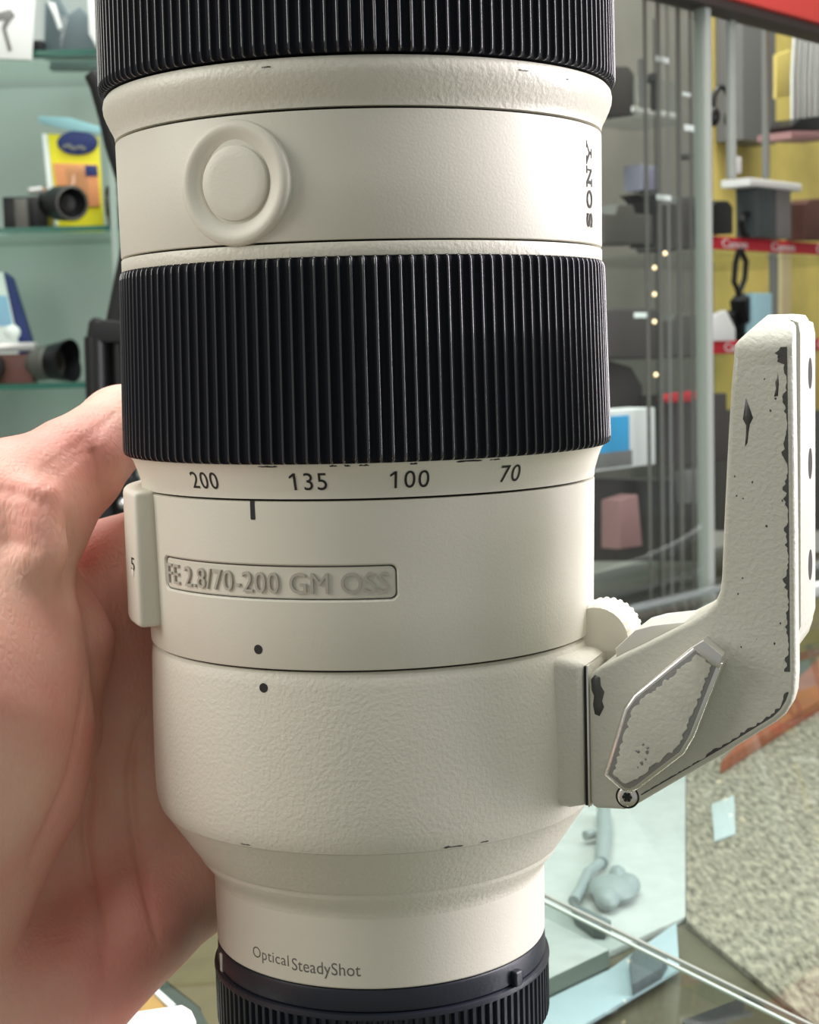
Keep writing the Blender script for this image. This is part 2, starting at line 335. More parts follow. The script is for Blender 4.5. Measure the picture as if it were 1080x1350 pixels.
# switch panel on the left flank
def curved_pad(a0, a1, z0, z1, r0, r1, bev, n=14):
    bm = bmesh.new(); vs = []
    na_ = n + 1
    g = {}
    for k, r in ((0, r0), (1, r1)):
        for i in range(na_):
            for j, z in enumerate((z0, z1)):
                g[k, i, j] = bm.verts.new(Vector((i * 1.0, z, r)))
    for i in range(n):
        for k in (0, 1): bm.faces.new((g[k, i, 0], g[k, i + 1, 0], g[k, i + 1, 1], g[k, i, 1]))
        for j in (0, 1): bm.faces.new((g[0, i, j], g[0, i + 1, j], g[1, i + 1, j], g[1, i, j]))
    for i in (0, n): bm.faces.new((g[0, i, 0], g[0, i, 1], g[1, i, 1], g[1, i, 0]))
    bmesh.ops.recalc_face_normals(bm, faces=bm.faces[:])
    arc = rad(a1 - a0) * (r0 + r1) / 2
    for v in bm.verts: v.co.x = v.co.x / n * arc
    ed = [e for e in bm.edges if len(e.link_faces) == 2 and e.link_faces[0].normal.dot(e.link_faces[1].normal) < .5]
    bmesh.ops.bevel(bm, geom=ed, offset=bev, segments=3, profile=.5, affect='EDGES', clamp_overlap=True)
    for v in bm.verts:
        a = a0 + v.co.x / arc * (a1 - a0); v.co = Vector(polar(a, v.co.z, v.co.y))
    return MB().bm(bm)
sp = obj('switch_panel', curved_pad(-209, -153.2, 77.0, 100.6, 39, 44.4, .9), M['paint'], lens, 50)
wrap_text('switch_mark', '5', -158.2, -155.2, 87.9, 2.3, lambda z: 44.42, M['ink'], sp, .05, 0)
mb = MB(); mb.prism([(-.7, -.6), (.7, -.6), (.7, .6), (-.7, .6)], -.02, .12, lambda a, b, t: polar(-157.0 + a / 44 * 57.3, 44.4 + t, 86.4 + b), .05)
obj('switch_slider', mb, M['white_mark'], sp)
# rear cap
mb = MB().lathe([(27, 15.7), (30.35, 15.7), (30.55, 15.5), (30.65, 15.1), (30.75, 12.3), (30.7, 12.0)], 160)
cap = obj('rear_cap', mb, M['cap'], lens, 30)
n = 110 * 8; th = np.arange(n) / n * 2 * np.pi; u = (np.arange(n) % 8) / 8; pr = np.where((u > .3) & (u < .8), .8, 0.)
vs = []; zz = [(11.75, 27, 0), (11.75, 31.0, 0), (11.55, 31.35, 0), (11.0, 31.45, 0), (10.7, 31.45, 0), (10.4, 31.3, 1), (1.2, 31.3, 1), (.6, 31.2, 1), (.2, 30.9, 0), (0, 30.4, 0), (0, 0.01, 0)]
for z, r, g in zz:
    R = r - pr * g; vs += list(zip(R * np.cos(th), R * np.sin(th), np.full(n, z)))
fs = [(j * n + i, j * n + (i + 1) % n, (j + 1) * n + (i + 1) % n, (j + 1) * n + i) for j in range(len(zz) - 1) for i in range(n)]
obj('cap_grip', MB().add(vs, fs), M['cap'], cap, 40)
obj('cap_tab', curved_pad(-41.5, -37.8, 11.6, 14.4, 30.2, 31.9, .35, 4), M['cap'], cap, 50)
obj('cap_mark', curved_pad(-162.6, -160.2, 11.4, 15.0, 30.3, 30.95, .2, 3), M['white_mark'], cap, 50, label='small white alignment mark')
# ---------------------------------------------------------------- tripod foot on the collar
FP = rad(21); Er = np.array([math.cos(FP), -math.sin(FP), 0]); Et = np.array([-math.sin(FP), -math.cos(FP), 0])
def ft(a, b, t): return Vector(Er * a + Et * t + np.array([0, 0, b]))
pad = MB().prism([(33, 46.0), (40.4, 45.2), (43.45, 45.9), (43.45, 69.9), (42.2, 70.7), (38.6, 71.2), (33, 71.0)], -13.2, 13.2, ft, 1.6, 4)
obj('foot_mount', pad, M['paint_rough'], tc, 50)
FOOT = [(44.1, 47.0), (44.1, 67.0), (44.7, 68.8), (46.0, 69.9), (49.9, 72.1), (53.8, 74.1), (57.1, 75.9), (61.2, 78.1), (63.8, 79.8), (65.4, 81.4), (66.2, 83.3), (66.5, 85.6), (66.9, 94), (67.5, 105.5), (68.1, 115.2), (68.75, 122.6), (69.0, 123.6), (69.9, 125.3), (71.2, 126.6), (73.0, 127.5), (77.2, 127.7), (77.8, 127.3), (78.0, 126), (78.2, 105.5), (78.3, 93.4), (78.4, 70.2), (78.2, 67.2), (77.7, 65.4), (76.7, 63.7), (75.3, 62.4), (66.6, 56.3), (60.4, 52.3), (52.3, 46.9), (51.3, 46.2), (50.0, 45.75), (45.2, 45.6), (44.5, 46.0)]
BACK = FOOT[:25] + [(78.3, 75.5), (77.6, 73.3), (75.4, 71.2), (71.5, 66.8), (64, 59), (57, 53.8), (50, 48.8), (46, 48.2), (44.6, 48.6)]
ZT = 121.4
low = [p for p in FOOT if p[1] < ZT]; iL = max(i for i, p in enumerate(FOOT) if p[1] < ZT and p[0] < 70 and i < 20)
FRONT = FOOT[:iL + 1] + [(68.66, ZT), (78.03, ZT)] + [p for p in FOOT[iL + 1:] if p[1] < ZT]
iB = max(i for i, p in enumerate(BACK) if p[1] < ZT and p[0] < 70 and i < 20)
BACK2 = BACK[:iB + 1] + [(68.66, ZT), (78.03, ZT)] + [p for p in BACK[iB + 1:] if p[1] < ZT]
fm = MB().prism(FRONT, 8, 13, ft, .9, 4).prism(BACK2, -9.5, 10, ft, .8, 3)
def left_edge(z): return 68.66 + (z - ZT) * .06 if z < 123.2 else 68.77 + (z - 123.2) * .98
rows = []
for k in range(13):
    z = ZT - 1.6 + 7.9 * (k / 12.0); q = max(0, (z - ZT)) / 6.3; roll = 5.5 * q ** 2.2 - .012; l, r = left_edge(z) - .012, 78.045 - .8 * q ** 6
    b = .9; rows.append([ft(l, z, -9.4 + 1.5 * q ** 4), ft(l, z, 13 - roll - b), ft(l + b * .3, z, 13 - roll - b * .3), ft(l + b, z, 13 - roll), ft((l + r) / 2, z, 13 - roll), ft(r - b, z, 13 - roll), ft(r - b * .3, z, 13 - roll - b * .3), ft(r, z, 13 - roll - b), ft(r, z, -9.4 + 1.5 * q ** 4)])
nr = 9; tv = [p for r_ in rows for p in r_]
tf = [(j * nr + i, j * nr + (i + 1) % nr, (j + 1) * nr + (i + 1) % nr, (j + 1) * nr + i) for j in range(12) for i in range(nr)] + [tuple(range(12 * nr, 13 * nr))]
fm.add(tv, tf)
foot = obj('tripod_foot', fm, M['paint_foot'], lens, 40)
obj('seam_plate', MB().prism([(43.3, 46.0), (43.8, 46.0), (43.8, 69.9), (43.3, 69.9)], -12.8, 12.9, ft, .15), M['gap'], foot, 40)
obj('seam_rim', MB().prism([(43.8, 45.8), (44.15, 45.8), (44.15, 70.1), (43.8, 70.1)], -12.8, 13.05, ft, .12), M['chrome'], foot, 40)
obj('dovetail_rail', MB().prism([(77.0, 75.0), (78.2, 75.5), (78.75, 77.5), (78.75, 124.5), (78.4, 126.4), (77.0, 127.0)], -9.5, 9.5, ft, .45), M['paint_foot'], foot, 40)
mb = MB()
for z in (118, 103, 86): mb.prism([(z + 2.6 * math.cos(k / 12 * math.pi), 2.6 * math.sin(k / 12 * math.pi) - 2) for k in range(24)], 78.7, 78.79, lambda a, b, t: ft(t, a, b))
obj('screw_hole', mb, M['gap'], foot)
LEV = [(47.4, 52.6), (50.7, 50.1), (52.2, 49.9), (53.5, 50.7), (61.0, 57.0), (62.7, 60.0), (67.4, 72.3), (64.5, 75.3), (62.7, 75.1), (52.7, 66.6), (51.0, 64.1)]
def inset(poly, d):
    P = [Vector(p) for p in poly]; n = len(P); out = []
    ar = sum(P[i].x * P[(i + 1) % n].y - P[(i + 1) % n].x * P[i].y for i in range(n)); sg = 1 if ar > 0 else -1
    for i in range(n):
        e1 = (P[i] - P[i - 1]).normalized(); e2 = (P[(i + 1) % n] - P[i]).normalized()
        n1 = Vector((-e1.y, e1.x)) * sg; n2 = Vector((-e2.y, e2.x)) * sg; b = (n1 + n2)
        b = b / max(.35, b.length_squared / 2) if b.length > 1e-6 else n1
        out.append(tuple(P[i] + b * d * 1.0))
    return out
obj('clamp_lever', MB().prism(LEV, 12.8, 17.2, ft, .7, 3), M['chrome'], foot, 40, label='worn polished metal lever body')
def ragged(poly, amp, step=.35, seed=1):
    rg = random.Random(seed); out = []; n = len(poly)
    for i in range(n):
        p, q = Vector(poly[i]), Vector(poly[(i + 1) % n]); L = (q - p).length; k = max(1, int(L / step)); nn = Vector((-(q - p).y, (q - p).x)).normalized()
        for j in range(k): out.append(tuple(p + (q - p) * (j / k) + nn * rg.uniform(-amp, amp)))
    return out
obj('lever_plate', MB().prism(inset(LEV, .8), 17.0, 17.26, ft, .05), M['bare_light'], foot, 40)
obj('lever_face', MB().prism(ragged(inset(LEV, 1.6), .28, .45, 4), 17.15, 17.42, ft, .06), M['paint_foot'], foot, 40, label='cream paint rubbed off round its edge')
obj('lever_tip', MB().prism([(62.6, 75.0), (64.6, 76.3), (67.6, 73.9), (66.9, 71.7), (66.0, 72.2)], 14.5, 18.6, ft, .35, 2), M['chrome'], foot, 40)
SM = Matrix.Translation(ft(50.6, 48.1, 13)) @ Matrix([[Er[0], 0, Et[0]], [Er[1], 0, Et[1]], [Er[2], 1, Et[2]]]).to_4x4()
obj('screw_recess', MB().lathe([(2.0, -.6), (2.0, .04), (1.75, .06), (1.7, -.2)], 40, SM), M['gap'], foot)
obj('screw', MB().lathe([(1.65, -.5), (1.65, .1), (1.4, .25), (.8, .25), (.75, -.1), (.001, -.1)], 32, SM), M['chrome'], foot, label='small dark-ringed screw')
mb = MB()
for k in range(3): mb.prism([(50.6 + x * math.cos(k * math.pi / 3) - y * math.sin(k * math.pi / 3), 48.1 + x * math.sin(k * math.pi / 3) + y * math.cos(k * math.pi / 3)) for x, y in ((-.85, -.2), (.85, -.2), (.85, .2), (-.85, .2))], 13.2, 13.29 + k * .01, ft)
obj('screw_socket', mb, M['gap'], foot)
# white clip and ribbed lock knob on top of the foot
obj('release_tab', MB().prism([(48.1, 72.6), (51.5, 75.9), (54.3, 76.8), (59.8, 77.6), (60.1, 77.2), (57.5, 75.6), (53.3, 73.3), (48.3, 71.2)], -3, 10, ft, .25), mat('white_plastic', (.82, .80, .74, 1), .4), foot, 40)
KM = Matrix.Translation(ft(42.2, 72.0, -5)) @ Matrix([[Er[0], 0, Et[0]], [Er[1], 0, Et[1]], [Er[2], 1, Et[2]]]).to_4x4()
n = 180; vs = []
for r, z in ((.01, -5), (5.9, -5), (6.3, -4.4), (6.3, 4.2), (5.8, 5), (.01, 5)):
    for i in range(n):
        rr = r - (.3 if (r > 6 and i % 6 in (0, 1, 2)) else 0); a = 2 * math.pi * i / n; vs.append(KM @ Vector((rr * math.cos(a), rr * math.sin(a), z)))
obj('lock_knob', MB().add(vs, [(j * n + i, j * n + (i + 1) % n, (j + 1) * n + (i + 1) % n, (j + 1) * n + i) for j in range(5) for i in range(n)]), M['paint'], foot, 30)
# chips in the paint: thin irregular flakes of bare metal
def flake(mb, pts, fr, t0=-.02, t1=.03): mb.prism(pts, t0, t1, fr)
fl = MB(); rg = random.Random(11)
def edge_flake(mb, path, wfun, fr, sgn=1, step=.45):
    """ragged band along a path: one straight side, one torn side"""
    P = [Vector(p) for p in path]; up, lo = [], []
    for p, q in zip(P, P[1:]):
        k = max(1, int((q - p).length / step)); nn = Vector((-(q - p).y, (q - p).x)).normalized() * sgn
        for j in range(k):
            c = p + (q - p) * (j / k); lo.append(c); up.append(c + nn * max(.08, wfun(c) * rg.uniform(.35, 1.25)))
    for i in range(len(lo) - 1):
        q = [lo[i], lo[i + 1], up[i + 1], up[i]]
        mb.add([fr(*p, .03) for p in q], [(0, 1, 2, 3)])
front = lambda a, b, t: ft(a, b, 13 + t)
edge_flake(fl, [(77.05, 122.5), (77.2, 105.5), (77.3, 93.4), (77.4, 70.2)], lambda c: .55 + .35 * math.sin(c.y * .9) + (.9 if c.y > 120 else 0), front, -1)
edge_flake(fl, [(77.2, 67.3), (76.7, 65.9), (75.9, 64.5), (74.7, 63.2), (66.1, 57.2), (59.9, 53.1), (52.6, 48.3)], lambda c: .5 if c.x > 64 else .22, front, -1)
flake(fl, [(44.6, 67.8), (45.3, 68.6), (46.2, 68.2), (46.3, 66.8), (46.9, 65.8), (46.5, 64.2), (46.8, 63.2), (46.0, 61.6), (45.2, 61.9), (44.9, 63.4), (45.1, 65.0), (44.7, 66.0)], front)
flake(fl, [(70.6, 114.6), (71.3, 112.6), (71.7, 111.4), (71.2, 110.4), (71.0, 109.2), (70.8, 107.4), (70.4, 106.8), (70.55, 108.4), (70.6, 110.2), (70.1, 111.2), (70.3, 112.6)], front)
flake(fl, [(75.6, 118.6), (75.75, 116.8), (75.6, 114.8), (75.0, 114.7), (75.3, 116.0), (75.2, 117.0), (75.5, 117.6)], front)
for _ in range(16):
    a, b = rg.uniform(68.5, 76.5), rg.uniform(72, 122); s = rg.uniform(.08, .22)
    flake(fl, [(a + s * rg.uniform(.6, 1.2) * math.cos(k), b + s * rg.uniform(.6, 1.5) * math.sin(k)) for k in np.arange(0, 6.2, 1.05)], front)
obj('paint_chips', fl, M['bare'], foot, None, label='dark bare metal where the paint has chipped')
lf = MB()
for _ in range(9):
    cx, cy, s = rg.gauss(54.4, .8), rg.gauss(56.2, 1.2), rg.uniform(.15, .42)
    flake(lf, [(cx + s * rg.uniform(.4, 1.3) * math.cos(k), cy + s * rg.uniform(.4, 1.5) * math.sin(k)) for k in np.arange(0, 6.2, .52)], lambda a, b, t: ft(a, b, 17.43 + t))
obj('rubbed_patch', lf, M['bare_light'], foot, None)
def scuff(a, z, rfun, L, h, par, m):
    sc = MB()
    pts = [(-L / 2, 0)] + [(-L / 2 + L * k / 8, h * rg.uniform(.2, 1)) for k in range(1, 8)] + [(L / 2, 0)] + [(L / 2 - L * k / 8, -h * rg.uniform(.1, .6)) for k in range(1, 8)]
    sc.prism(pts, 0, .03, lambda x, y, t: polar(a + x / 40 * 57.3, rfun(z + y) + .035 + t, z + y))
    obj('edge_scuff', sc, m, par, None)
for a, L in ((-110.5, 3.4), (-96, 1.2), (-93, 1.0), (-89.5, 1.6), (-79, 1.2), (-66.5, 4.5), (-60.3, 2.0)): scuff(a, 105.75, prof_r, L, .22, sr, M['ink'])
for a, z, L, h in ((-71, 42.75, 3.6, .28), (-63, 42.75, 1.6, .15), (-122, 42.8, 2.0, .15)): scuff(a, z, lambda z: 40.2, L, h, tc, M['bare'])
for a, z, L, h in ((-106.5, 166.9, 1.4, .2), (-53.3, 166.6, 2.0, .15), (-40, 166.2, .5, .2)): scuff(a, z, lambda z: 45.05, L, h, fb, M['bare'])

# ================================================================ THE HAND
def HP(px, py, Y): return onY(px, py, Y)
def surface_nets(F, org, h):
    nx, ny, nz = F.shape; inside = F < 0
    cnt = np.zeros((nx - 1, ny - 1, nz - 1)); pos = np.zeros((nx - 1, ny - 1, nz - 1, 3))
    cor = [(i, j, k) for i in (0, 1) for j in (0, 1) for k in (0, 1)]
    sl = lambda c: F[c[0]:nx - 1 + c[0], c[1]:ny - 1 + c[1], c[2]:nz - 1 + c[2]]
    for a in cor:
        for ax in range(3):
            if a[ax] == 0:
                b = list(a); b[ax] = 1; fa, fb = sl(a), sl(b)
                cr = (fa < 0) != (fb < 0)
                t = np.where(cr, fa / np.where(cr, fa - fb, 1), 0)
                p = [np.where(cr, a[q] + (t if q == ax else 0), 0) for q in range(3)]
                cnt += cr
                for q in range(3): pos[..., q] += p[q]
    act = cnt > 0; idx = -np.ones(act.shape, int); idx[act] = np.arange(act.sum())
    I = np.argwhere(act); verts = org + h * (I + pos[act] / cnt[act][:, None])
    faces = []
    for ax in range(3):
        a = [slice(1, -1)] * 3; a[ax] = slice(0, F.shape[ax] - 1); b = list(a); b[ax] = slice(1, F.shape[ax])
        cr = np.argwhere(inside[tuple(a)] != inside[tuple(b)])
        off = np.array([1, 1, 1]); off[ax] = 0; c = cr + off
        u, v = [q for q in range(3) if q != ax]
        def at(du, dv):
            d = c.copy(); d[:, u] -= du; d[:, v] -= dv; return idx[d[:, 0], d[:, 1], d[:, 2]]
        q = np.stack([at(1, 1), at(0, 1), at(0, 0), at(1, 0)], 1); faces.append(q)
    return verts, np.concatenate(faces)
def capsule(P, a, ra, b, rb):
    a, b = np.array(a), np.array(b); d = b - a; t = np.clip(((P - a) @ d) / (d @ d), 0, 1)
    q = P - a - t[..., None] * d
    return np.sqrt((q * q).sum(-1)) - (ra + (rb - ra) * t)
def smin(a, b, k):
    if a is None: return b
    h = np.maximum(k - np.abs(a - b), 0) / k
    return np.minimum(a, b) - h * h * k * .25
H_ = 1.3
lo, hi = np.array([-215.0, -150.0, -47.0]), np.array([52.0, 72.0, 128.0])
def finger_arc(zc, angs, rads_, lens_r):
    return [(V((lens_r + r) * math.cos(rad(a)), (lens_r + r) * math.sin(rad(a)), z), r) for a, r, z in zip(angs, rads_, zc)]
def hand_field(P):
    f = None
    # metacarpals and palm
    meta = [(HP(-120, 1150, 15), 15, HP(150, 770, 30), 13), (HP(-110, 1220, 18), 15, HP(196, 905, 32), 13.5),
            (HP(-90, 1300, 18), 15, HP(228, 1035, 32), 13), (HP(-50, 1385, 14), 14.5, HP(262, 1150, 28), 11.5)]
    for m in meta: f = smin(f, capsule(P, *m), 7)
    f = smin(f, capsule(P, HP(140, 800, 26), 11, HP(190, 1010, 28), 11.5), 7)
    f = smin(f, capsule(P, HP(60, 815, 16), 10, HP(135, 775, 28), 9.5), 6)          # web side of the palm
    f = smin(f, capsule(P, HP(40, 1345, 4), 15, HP(175, 1225, 14), 11), 8)          # heel below the little finger
    f = smin(f, capsule(P, HP(-160, 1240, 4), 24, HP(-420, 1400, -40), 26), 14)      # wrist
    f = smin(f, capsule(P, HP(-420, 1400, -40), 26, V(-250, -190, -8), 33), 10)
    # fingers round the back of the barrel: each on its own
    fg = None
    for base, zc, angs, rr, lr in (
            (HP(150, 770, 30), (87, 87, 88, 88), (141, 108, 74, 52), (9.6, 9.0, 8.2, 7.4), 40.8),
            (HP(196, 905, 32), (68, 67, 66, 66), (139, 104, 68, 44), (9.9, 9.2, 8.5, 7.6), 40.6),
            (HP(228, 1035, 32), (49.5, 48.5, 47.5, 47), (137, 104, 70, 48), (9.4, 8.8, 8.0, 7.2), 40.5),
            (HP(262, 1150, 28), (33, 31, 29, 28.5), (134, 104, 76, 58), (8.0, 7.4, 6.8, 6.2), 33.5)):
        J = finger_arc(zc, angs, rr, lr); g = capsule(P, base, 10.2, *J[0])
        for p, q in zip(J, J[1:]):
            g = smin(g, capsule(P, p[0], p[1], q[0], q[1]), 2.5)
        fg = g if fg is None else np.minimum(fg, g)
    f = smin(f, fg, 5)
    # thenar mass, laid over the palm with a sharp fold
    t = capsule(P, HP(-50, 890, -8), 21.5, HP(-62, 1010, -7), 22)
    t = smin(t, capsule(P, HP(-62, 1010, -7), 22, HP(-140, 1150, -3), 24), 10)
    t = smin(t, capsule(P, HP(-12, 800, -5), 13, HP(-50, 890, -8), 21), 10)
    t = smin(t, capsule(P, HP(-200, 1230, 2), 24, HP(-140, 1150, -2), 24), 10)
    fold = smin(capsule(P, HP(60, 765, 9), 6.5, HP(86, 852, 7), 7.2), capsule(P, HP(86, 852, 7), 7.2, HP(72, 975, 8), 6.8), 9)
    fold = smin(fold, capsule(P, HP(72, 975, 8), 6.8, HP(16, 1130, 5), 6), 9)
    f = smin(f, fold, .6)
    # thumb
    th = capsule(P, HP(-100, 800, -2), 18, HP(2, 692, 2), 14.3)
    th = smin(th, capsule(P, HP(2, 692, 2), 14.3, HP(95, 618, 14), 9.7), 6)
    th = smin(th, capsule(P, HP(95, 618, 14), 9.7, HP(158, 562, 33), 7.8), 2)
    tip = V(52.3 * math.cos(rad(128)), 52.3 * math.sin(rad(128)), HP(200, 545, 40)[2])
    th = smin(th, capsule(P, HP(158, 562, 33), 7.8, tip, 8.0), 3)
    th = smin(th, capsule(P, HP(46, 664, -11), 4.2, HP(54, 728, -13), 5.0), 3)         # pinched skin below the joint
    th = smin(th, capsule(P, HP(20, 668, -7), 5, HP(46, 668, -8), 4.2), 5)
    t = smin(t, th, 5)
    f = smin(f, t, 1.0)
    # pressed flat where it meets the barrel
    rr = np.sqrt(P[..., 0] ** 2 + P[..., 1] ** 2); z = P[..., 2]
    Rl = np.interp(z, [0, 12, 15.5, 28, 33, 42.5, 46, 72, 73, 100, 106, 107, 140], [31.6, 31.6, 30.8, 30.8, 33.6, 40.3, 40.9, 40.6, 40.7, 41.1, 43.0, 44.2, 44.0]) + .15
    f = np.maximum(f, Rl - rr)
    ang = np.degrees(np.arctan2(P[..., 1], P[..., 0])); pada = (ang > 148) | (ang < -150)
    f = np.where(pada & (z > 76.5) & (z < 101), np.maximum(f, 44.9 - rr), f)
    f = np.maximum(f, ZC + 2.5 - z)
    return f
gx = [np.arange(lo[i], hi[i], H_) for i in range(3)]
P = np.stack(np.meshgrid(*gx, indexing='ij'), -1).astype(np.float32)
# the forearm goes on past the grid: widen the grid coarsely there by letting the box cut it cleanly
F = hand_field(P)
bx = np.maximum(np.maximum(lo[0] + 2.2 - P[..., 0], P[..., 0] - hi[0] + 2.2), np.maximum(lo[2] - .5 - P[..., 2], P[..., 2] - hi[2] + 2.2))
F = np.maximum(F, bx)
hv, hf = surface_nets(F, lo, H_)
# two passes of smoothing, then creases pressed in along the lines of the palm
E_ = np.concatenate([hf[:, [0, 1]], hf[:, [1, 2]], hf[:, [2, 3]], hf[:, [3, 0]]])
for _ in range(2):
    acc = np.zeros_like(hv); c = np.zeros(len(hv))
    for a, b in ((0, 1), (1, 0)):
        np.add.at(acc, E_[:, a], hv[E_[:, b]]); np.add.at(c, E_[:, a], 1)
    hv = hv * .5 + .5 * acc / np.maximum(c, 1)[:, None]
# one linear refinement so the creases can be narrow
def refine(v, q):
    ed = np.sort(np.concatenate([q[:, [0, 1]], q[:, [1, 2]], q[:, [2, 3]], q[:, [3, 0]]]), 1); u, inv = np.unique(ed, axis=0, return_inverse=True); inv = inv.reshape(-1)
    m = len(q); n0 = len(v); ec = n0 + inv.reshape(4, m).T; fc = n0 + len(u) + np.arange(m)
    nv = np.concatenate([v, v[u].mean(1), v[q].mean(1)])
    nq = np.concatenate([np.stack([q[:, k], ec[:, k], fc, ec[:, k - 1]], 1) for k in range(4)])
    return nv, nq
hv, hf = refine(hv, hf)
E_ = np.concatenate([hf[:, [0, 1]], hf[:, [1, 2]], hf[:, [2, 3]], hf[:, [3, 0]]])
for _ in range(2):
    acc = np.zeros_like(hv); c = np.zeros(len(hv))
    for a, b in ((0, 1), (1, 0)):
        np.add.at(acc, E_[:, a], hv[E_[:, b]]); np.add.at(c, E_[:, a], 1)
    hv = hv * .5 + .5 * acc / np.maximum(c, 1)[:, None]
def hit(px, py):
    d = ray(px, py); d = d / np.linalg.norm(d); t = 200.0
    for _ in range(60):
        s = float(hand_field((CAM + d * t)[None])[0])
        if s < .02: return CAM + d * t
        t += s * .8
        if t > 460: return None
    return CAM + d * t
def fnormal(p):
    e = .3; return np.array([float(hand_field((p + e * np.eye(3)[k])[None])[0] - hand_field((p - e * np.eye(3)[k])[None])[0]) for k in range(3)])
CREASES = [([(127, 968), (123, 1005), (117, 1050), (113, 1100), (117, 1150), (129, 1205), (137, 1260), (140, 1300)], 1.1, .8),
           ([(195, 935), (181, 965), (173, 1000), (170, 1040), (176, 1095), (188, 1150), (200, 1200), (209, 1245)], 1.1, .8),
           ([(112, 900), (108, 960), (95, 1025), (68, 1085), (46, 1130), (32, 1180)], .8, 1.0),
           ([(118, 582), (127, 600), (134, 625), (136, 655)], .5, 1.0),
           ([(2, 645), (20, 648), (40, 655), (56, 662)], .6, 1.3), ([(10, 716), (30, 717), (44, 722)], .4, 1.2),
           ([(60, 1150), (75, 1200), (82, 1250)], .3, 1.6)]
for k in range(13):
    x = 30 + k * 8; CREASES.append(([(x, 665 - k * 6.5), (x + 10, 640 - k * 6.5), (x + 26, 618 - k * 6.2)], .25, .6))
disp = np.zeros(len(hv))
for pts, dep, wid in CREASES:
    fine = []
    for (x0, y0), (x1, y1) in zip(pts, pts[1:]):
        k = max(2, int(math.hypot(x1 - x0, y1 - y0) / 9))
        fine += [(x0 + (x1 - x0) * j / k, y0 + (y1 - y0) * j / k) for j in range(k)]
    P3 = [q for q in (hit(*p) for p in fine + [pts[-1]]) if q is not None]
    best = np.full(len(hv), 1e9); amp = np.zeros(len(hv)); npz = max(1, len(P3) - 1); kk = -1
    for p, q in zip(P3, P3[1:]):
        kk += 1; d = q - p; L2 = d @ d
        if L2 > 64: continue
        t = np.clip(((hv - p) @ d) / max(L2, 1e-9), 0, 1); e = hv - p - t[:, None] * d
        dd = (e * e).sum(1); nearer = dd < best; best = np.where(nearer, dd, best); amp = np.where(nearer, min(1.0, 4 * min(kk + 1, npz - kk) / npz + .05), amp)
    disp = np.maximum(disp, amp * (dep * np.exp(-best / (wid * wid)) + dep * .75 * np.exp(-best / 16.0)))
hm = MB().add(hv, [tuple(q) for q in hf])
skin = bpy.data.materials.new('skin'); skin.use_nodes = True; nt = skin.node_tree; Pn = nt.nodes['Principled BSDF']
tcn = nt.nodes.new('ShaderNodeTexCoord')
n1 = nt.nodes.new('ShaderNodeTexNoise'); n1.inputs['Scale'].default_value = 38; n1.inputs['Detail'].default_value = 4
cr = nt.nodes.new('ShaderNodeValToRGB'); cr.color_ramp.elements[0].position = .32; cr.color_ramp.elements[0].color = (.80, .33, .27, 1)
cr.color_ramp.elements[1].position = .68; cr.color_ramp.elements[1].color = (.86, .54, .42, 1)
nt.links.new(tcn.outputs['Object'], n1.inputs['Vector']); nt.links.new(n1.outputs['Fac'], cr.inputs[0]); nt.links.new(cr.outputs[0], Pn.inputs['Base Color'])
v1 = nt.nodes.new('ShaderNodeTexVoronoi'); v1.inputs['Scale'].default_value = 900; v1.feature = 'DISTANCE_TO_EDGE'
b1 = nt.nodes.new('ShaderNodeBump'); b1.inputs['Distance'].default_value = .0002; b1.inputs['Strength'].default_value = .8
mp = nt.nodes.new('ShaderNodeMapping'); mp.inputs['Scale'].default_value = (1, 1, .45)
nt.links.new(tcn.outputs['Object'], mp.inputs[0]); nt.links.new(mp.outputs[0], v1.inputs['Vector']); nt.links.new(v1.outputs['Distance'], b1.inputs['Height']); nt.links.new(b1.outputs[0], Pn.inputs['Normal'])
Pn.inputs['Roughness'].default_value = .48; Pn.inputs['Specular IOR Level'].default_value = .4
Pn.inputs['Subsurface Weight'].default_value = .25; Pn.inputs['Subsurface Radius'].default_value = (1, .35, .2); Pn.inputs['Subsurface Scale'].default_value = .003
hand = obj('person', hm, skin, None, None)
me = hand.data
nrm = np.zeros(len(me.vertices) * 3); me.vertices.foreach_get('normal', nrm); nrm = nrm.reshape(-1, 3)
co = np.zeros(len(me.vertices) * 3); me.vertices.foreach_get('co', co); co = co.reshape(-1, 3) - nrm * disp[:, None] * .001
me.vertices.foreach_set('co', co.reshape(-1)); me.update()
tag(hand, "person's bare left hand gripping the white lens from behind, palm toward the camera", 'person')
# ================================================================ THE SHOP BEHIND
PD = np.array([.669, .743, 0]); PN = np.array([-.743, .669, 0]); PQ = np.array([128., 724., 0])
def L(px, py, off):
    d = ray(px, py); return CAM + d * (((PQ + PN * off - CAM) @ PN) / (d @ PN))
def sfr(o, off0=0): return lambda a, b, t: tuple(PQ + PD * a + PN * (off0 + t) + np.array([0, 0, b]))
def sl(px, py, off):
    p = L(px, py, off); return float((p - PQ) @ PD), float(p[2])
def slab(x0, y0, x1, y1, off, depth, bev=1.0, mb=None):
    """box standing in the showcase, parallel to its front"""
    xm = (x0 + x1) / 2; a0 = sl(x0, y0, off)[0]; a1 = sl(x1, y0, off)[0]; b1 = sl(xm, y0, off)[1]; b0 = sl(xm, y1, off)[1]
    return (mb or MB()).prism([(a0, b0), (a1, b0), (a1, b1), (a0, b1)], off, off + depth, sfr(0), bev)
def spoly(pts, off, depth, bev=.5, mb=None):
    return (mb or MB()).prism([sl(x, y, off) for x, y in pts], off, off + depth, sfr(0), bev)
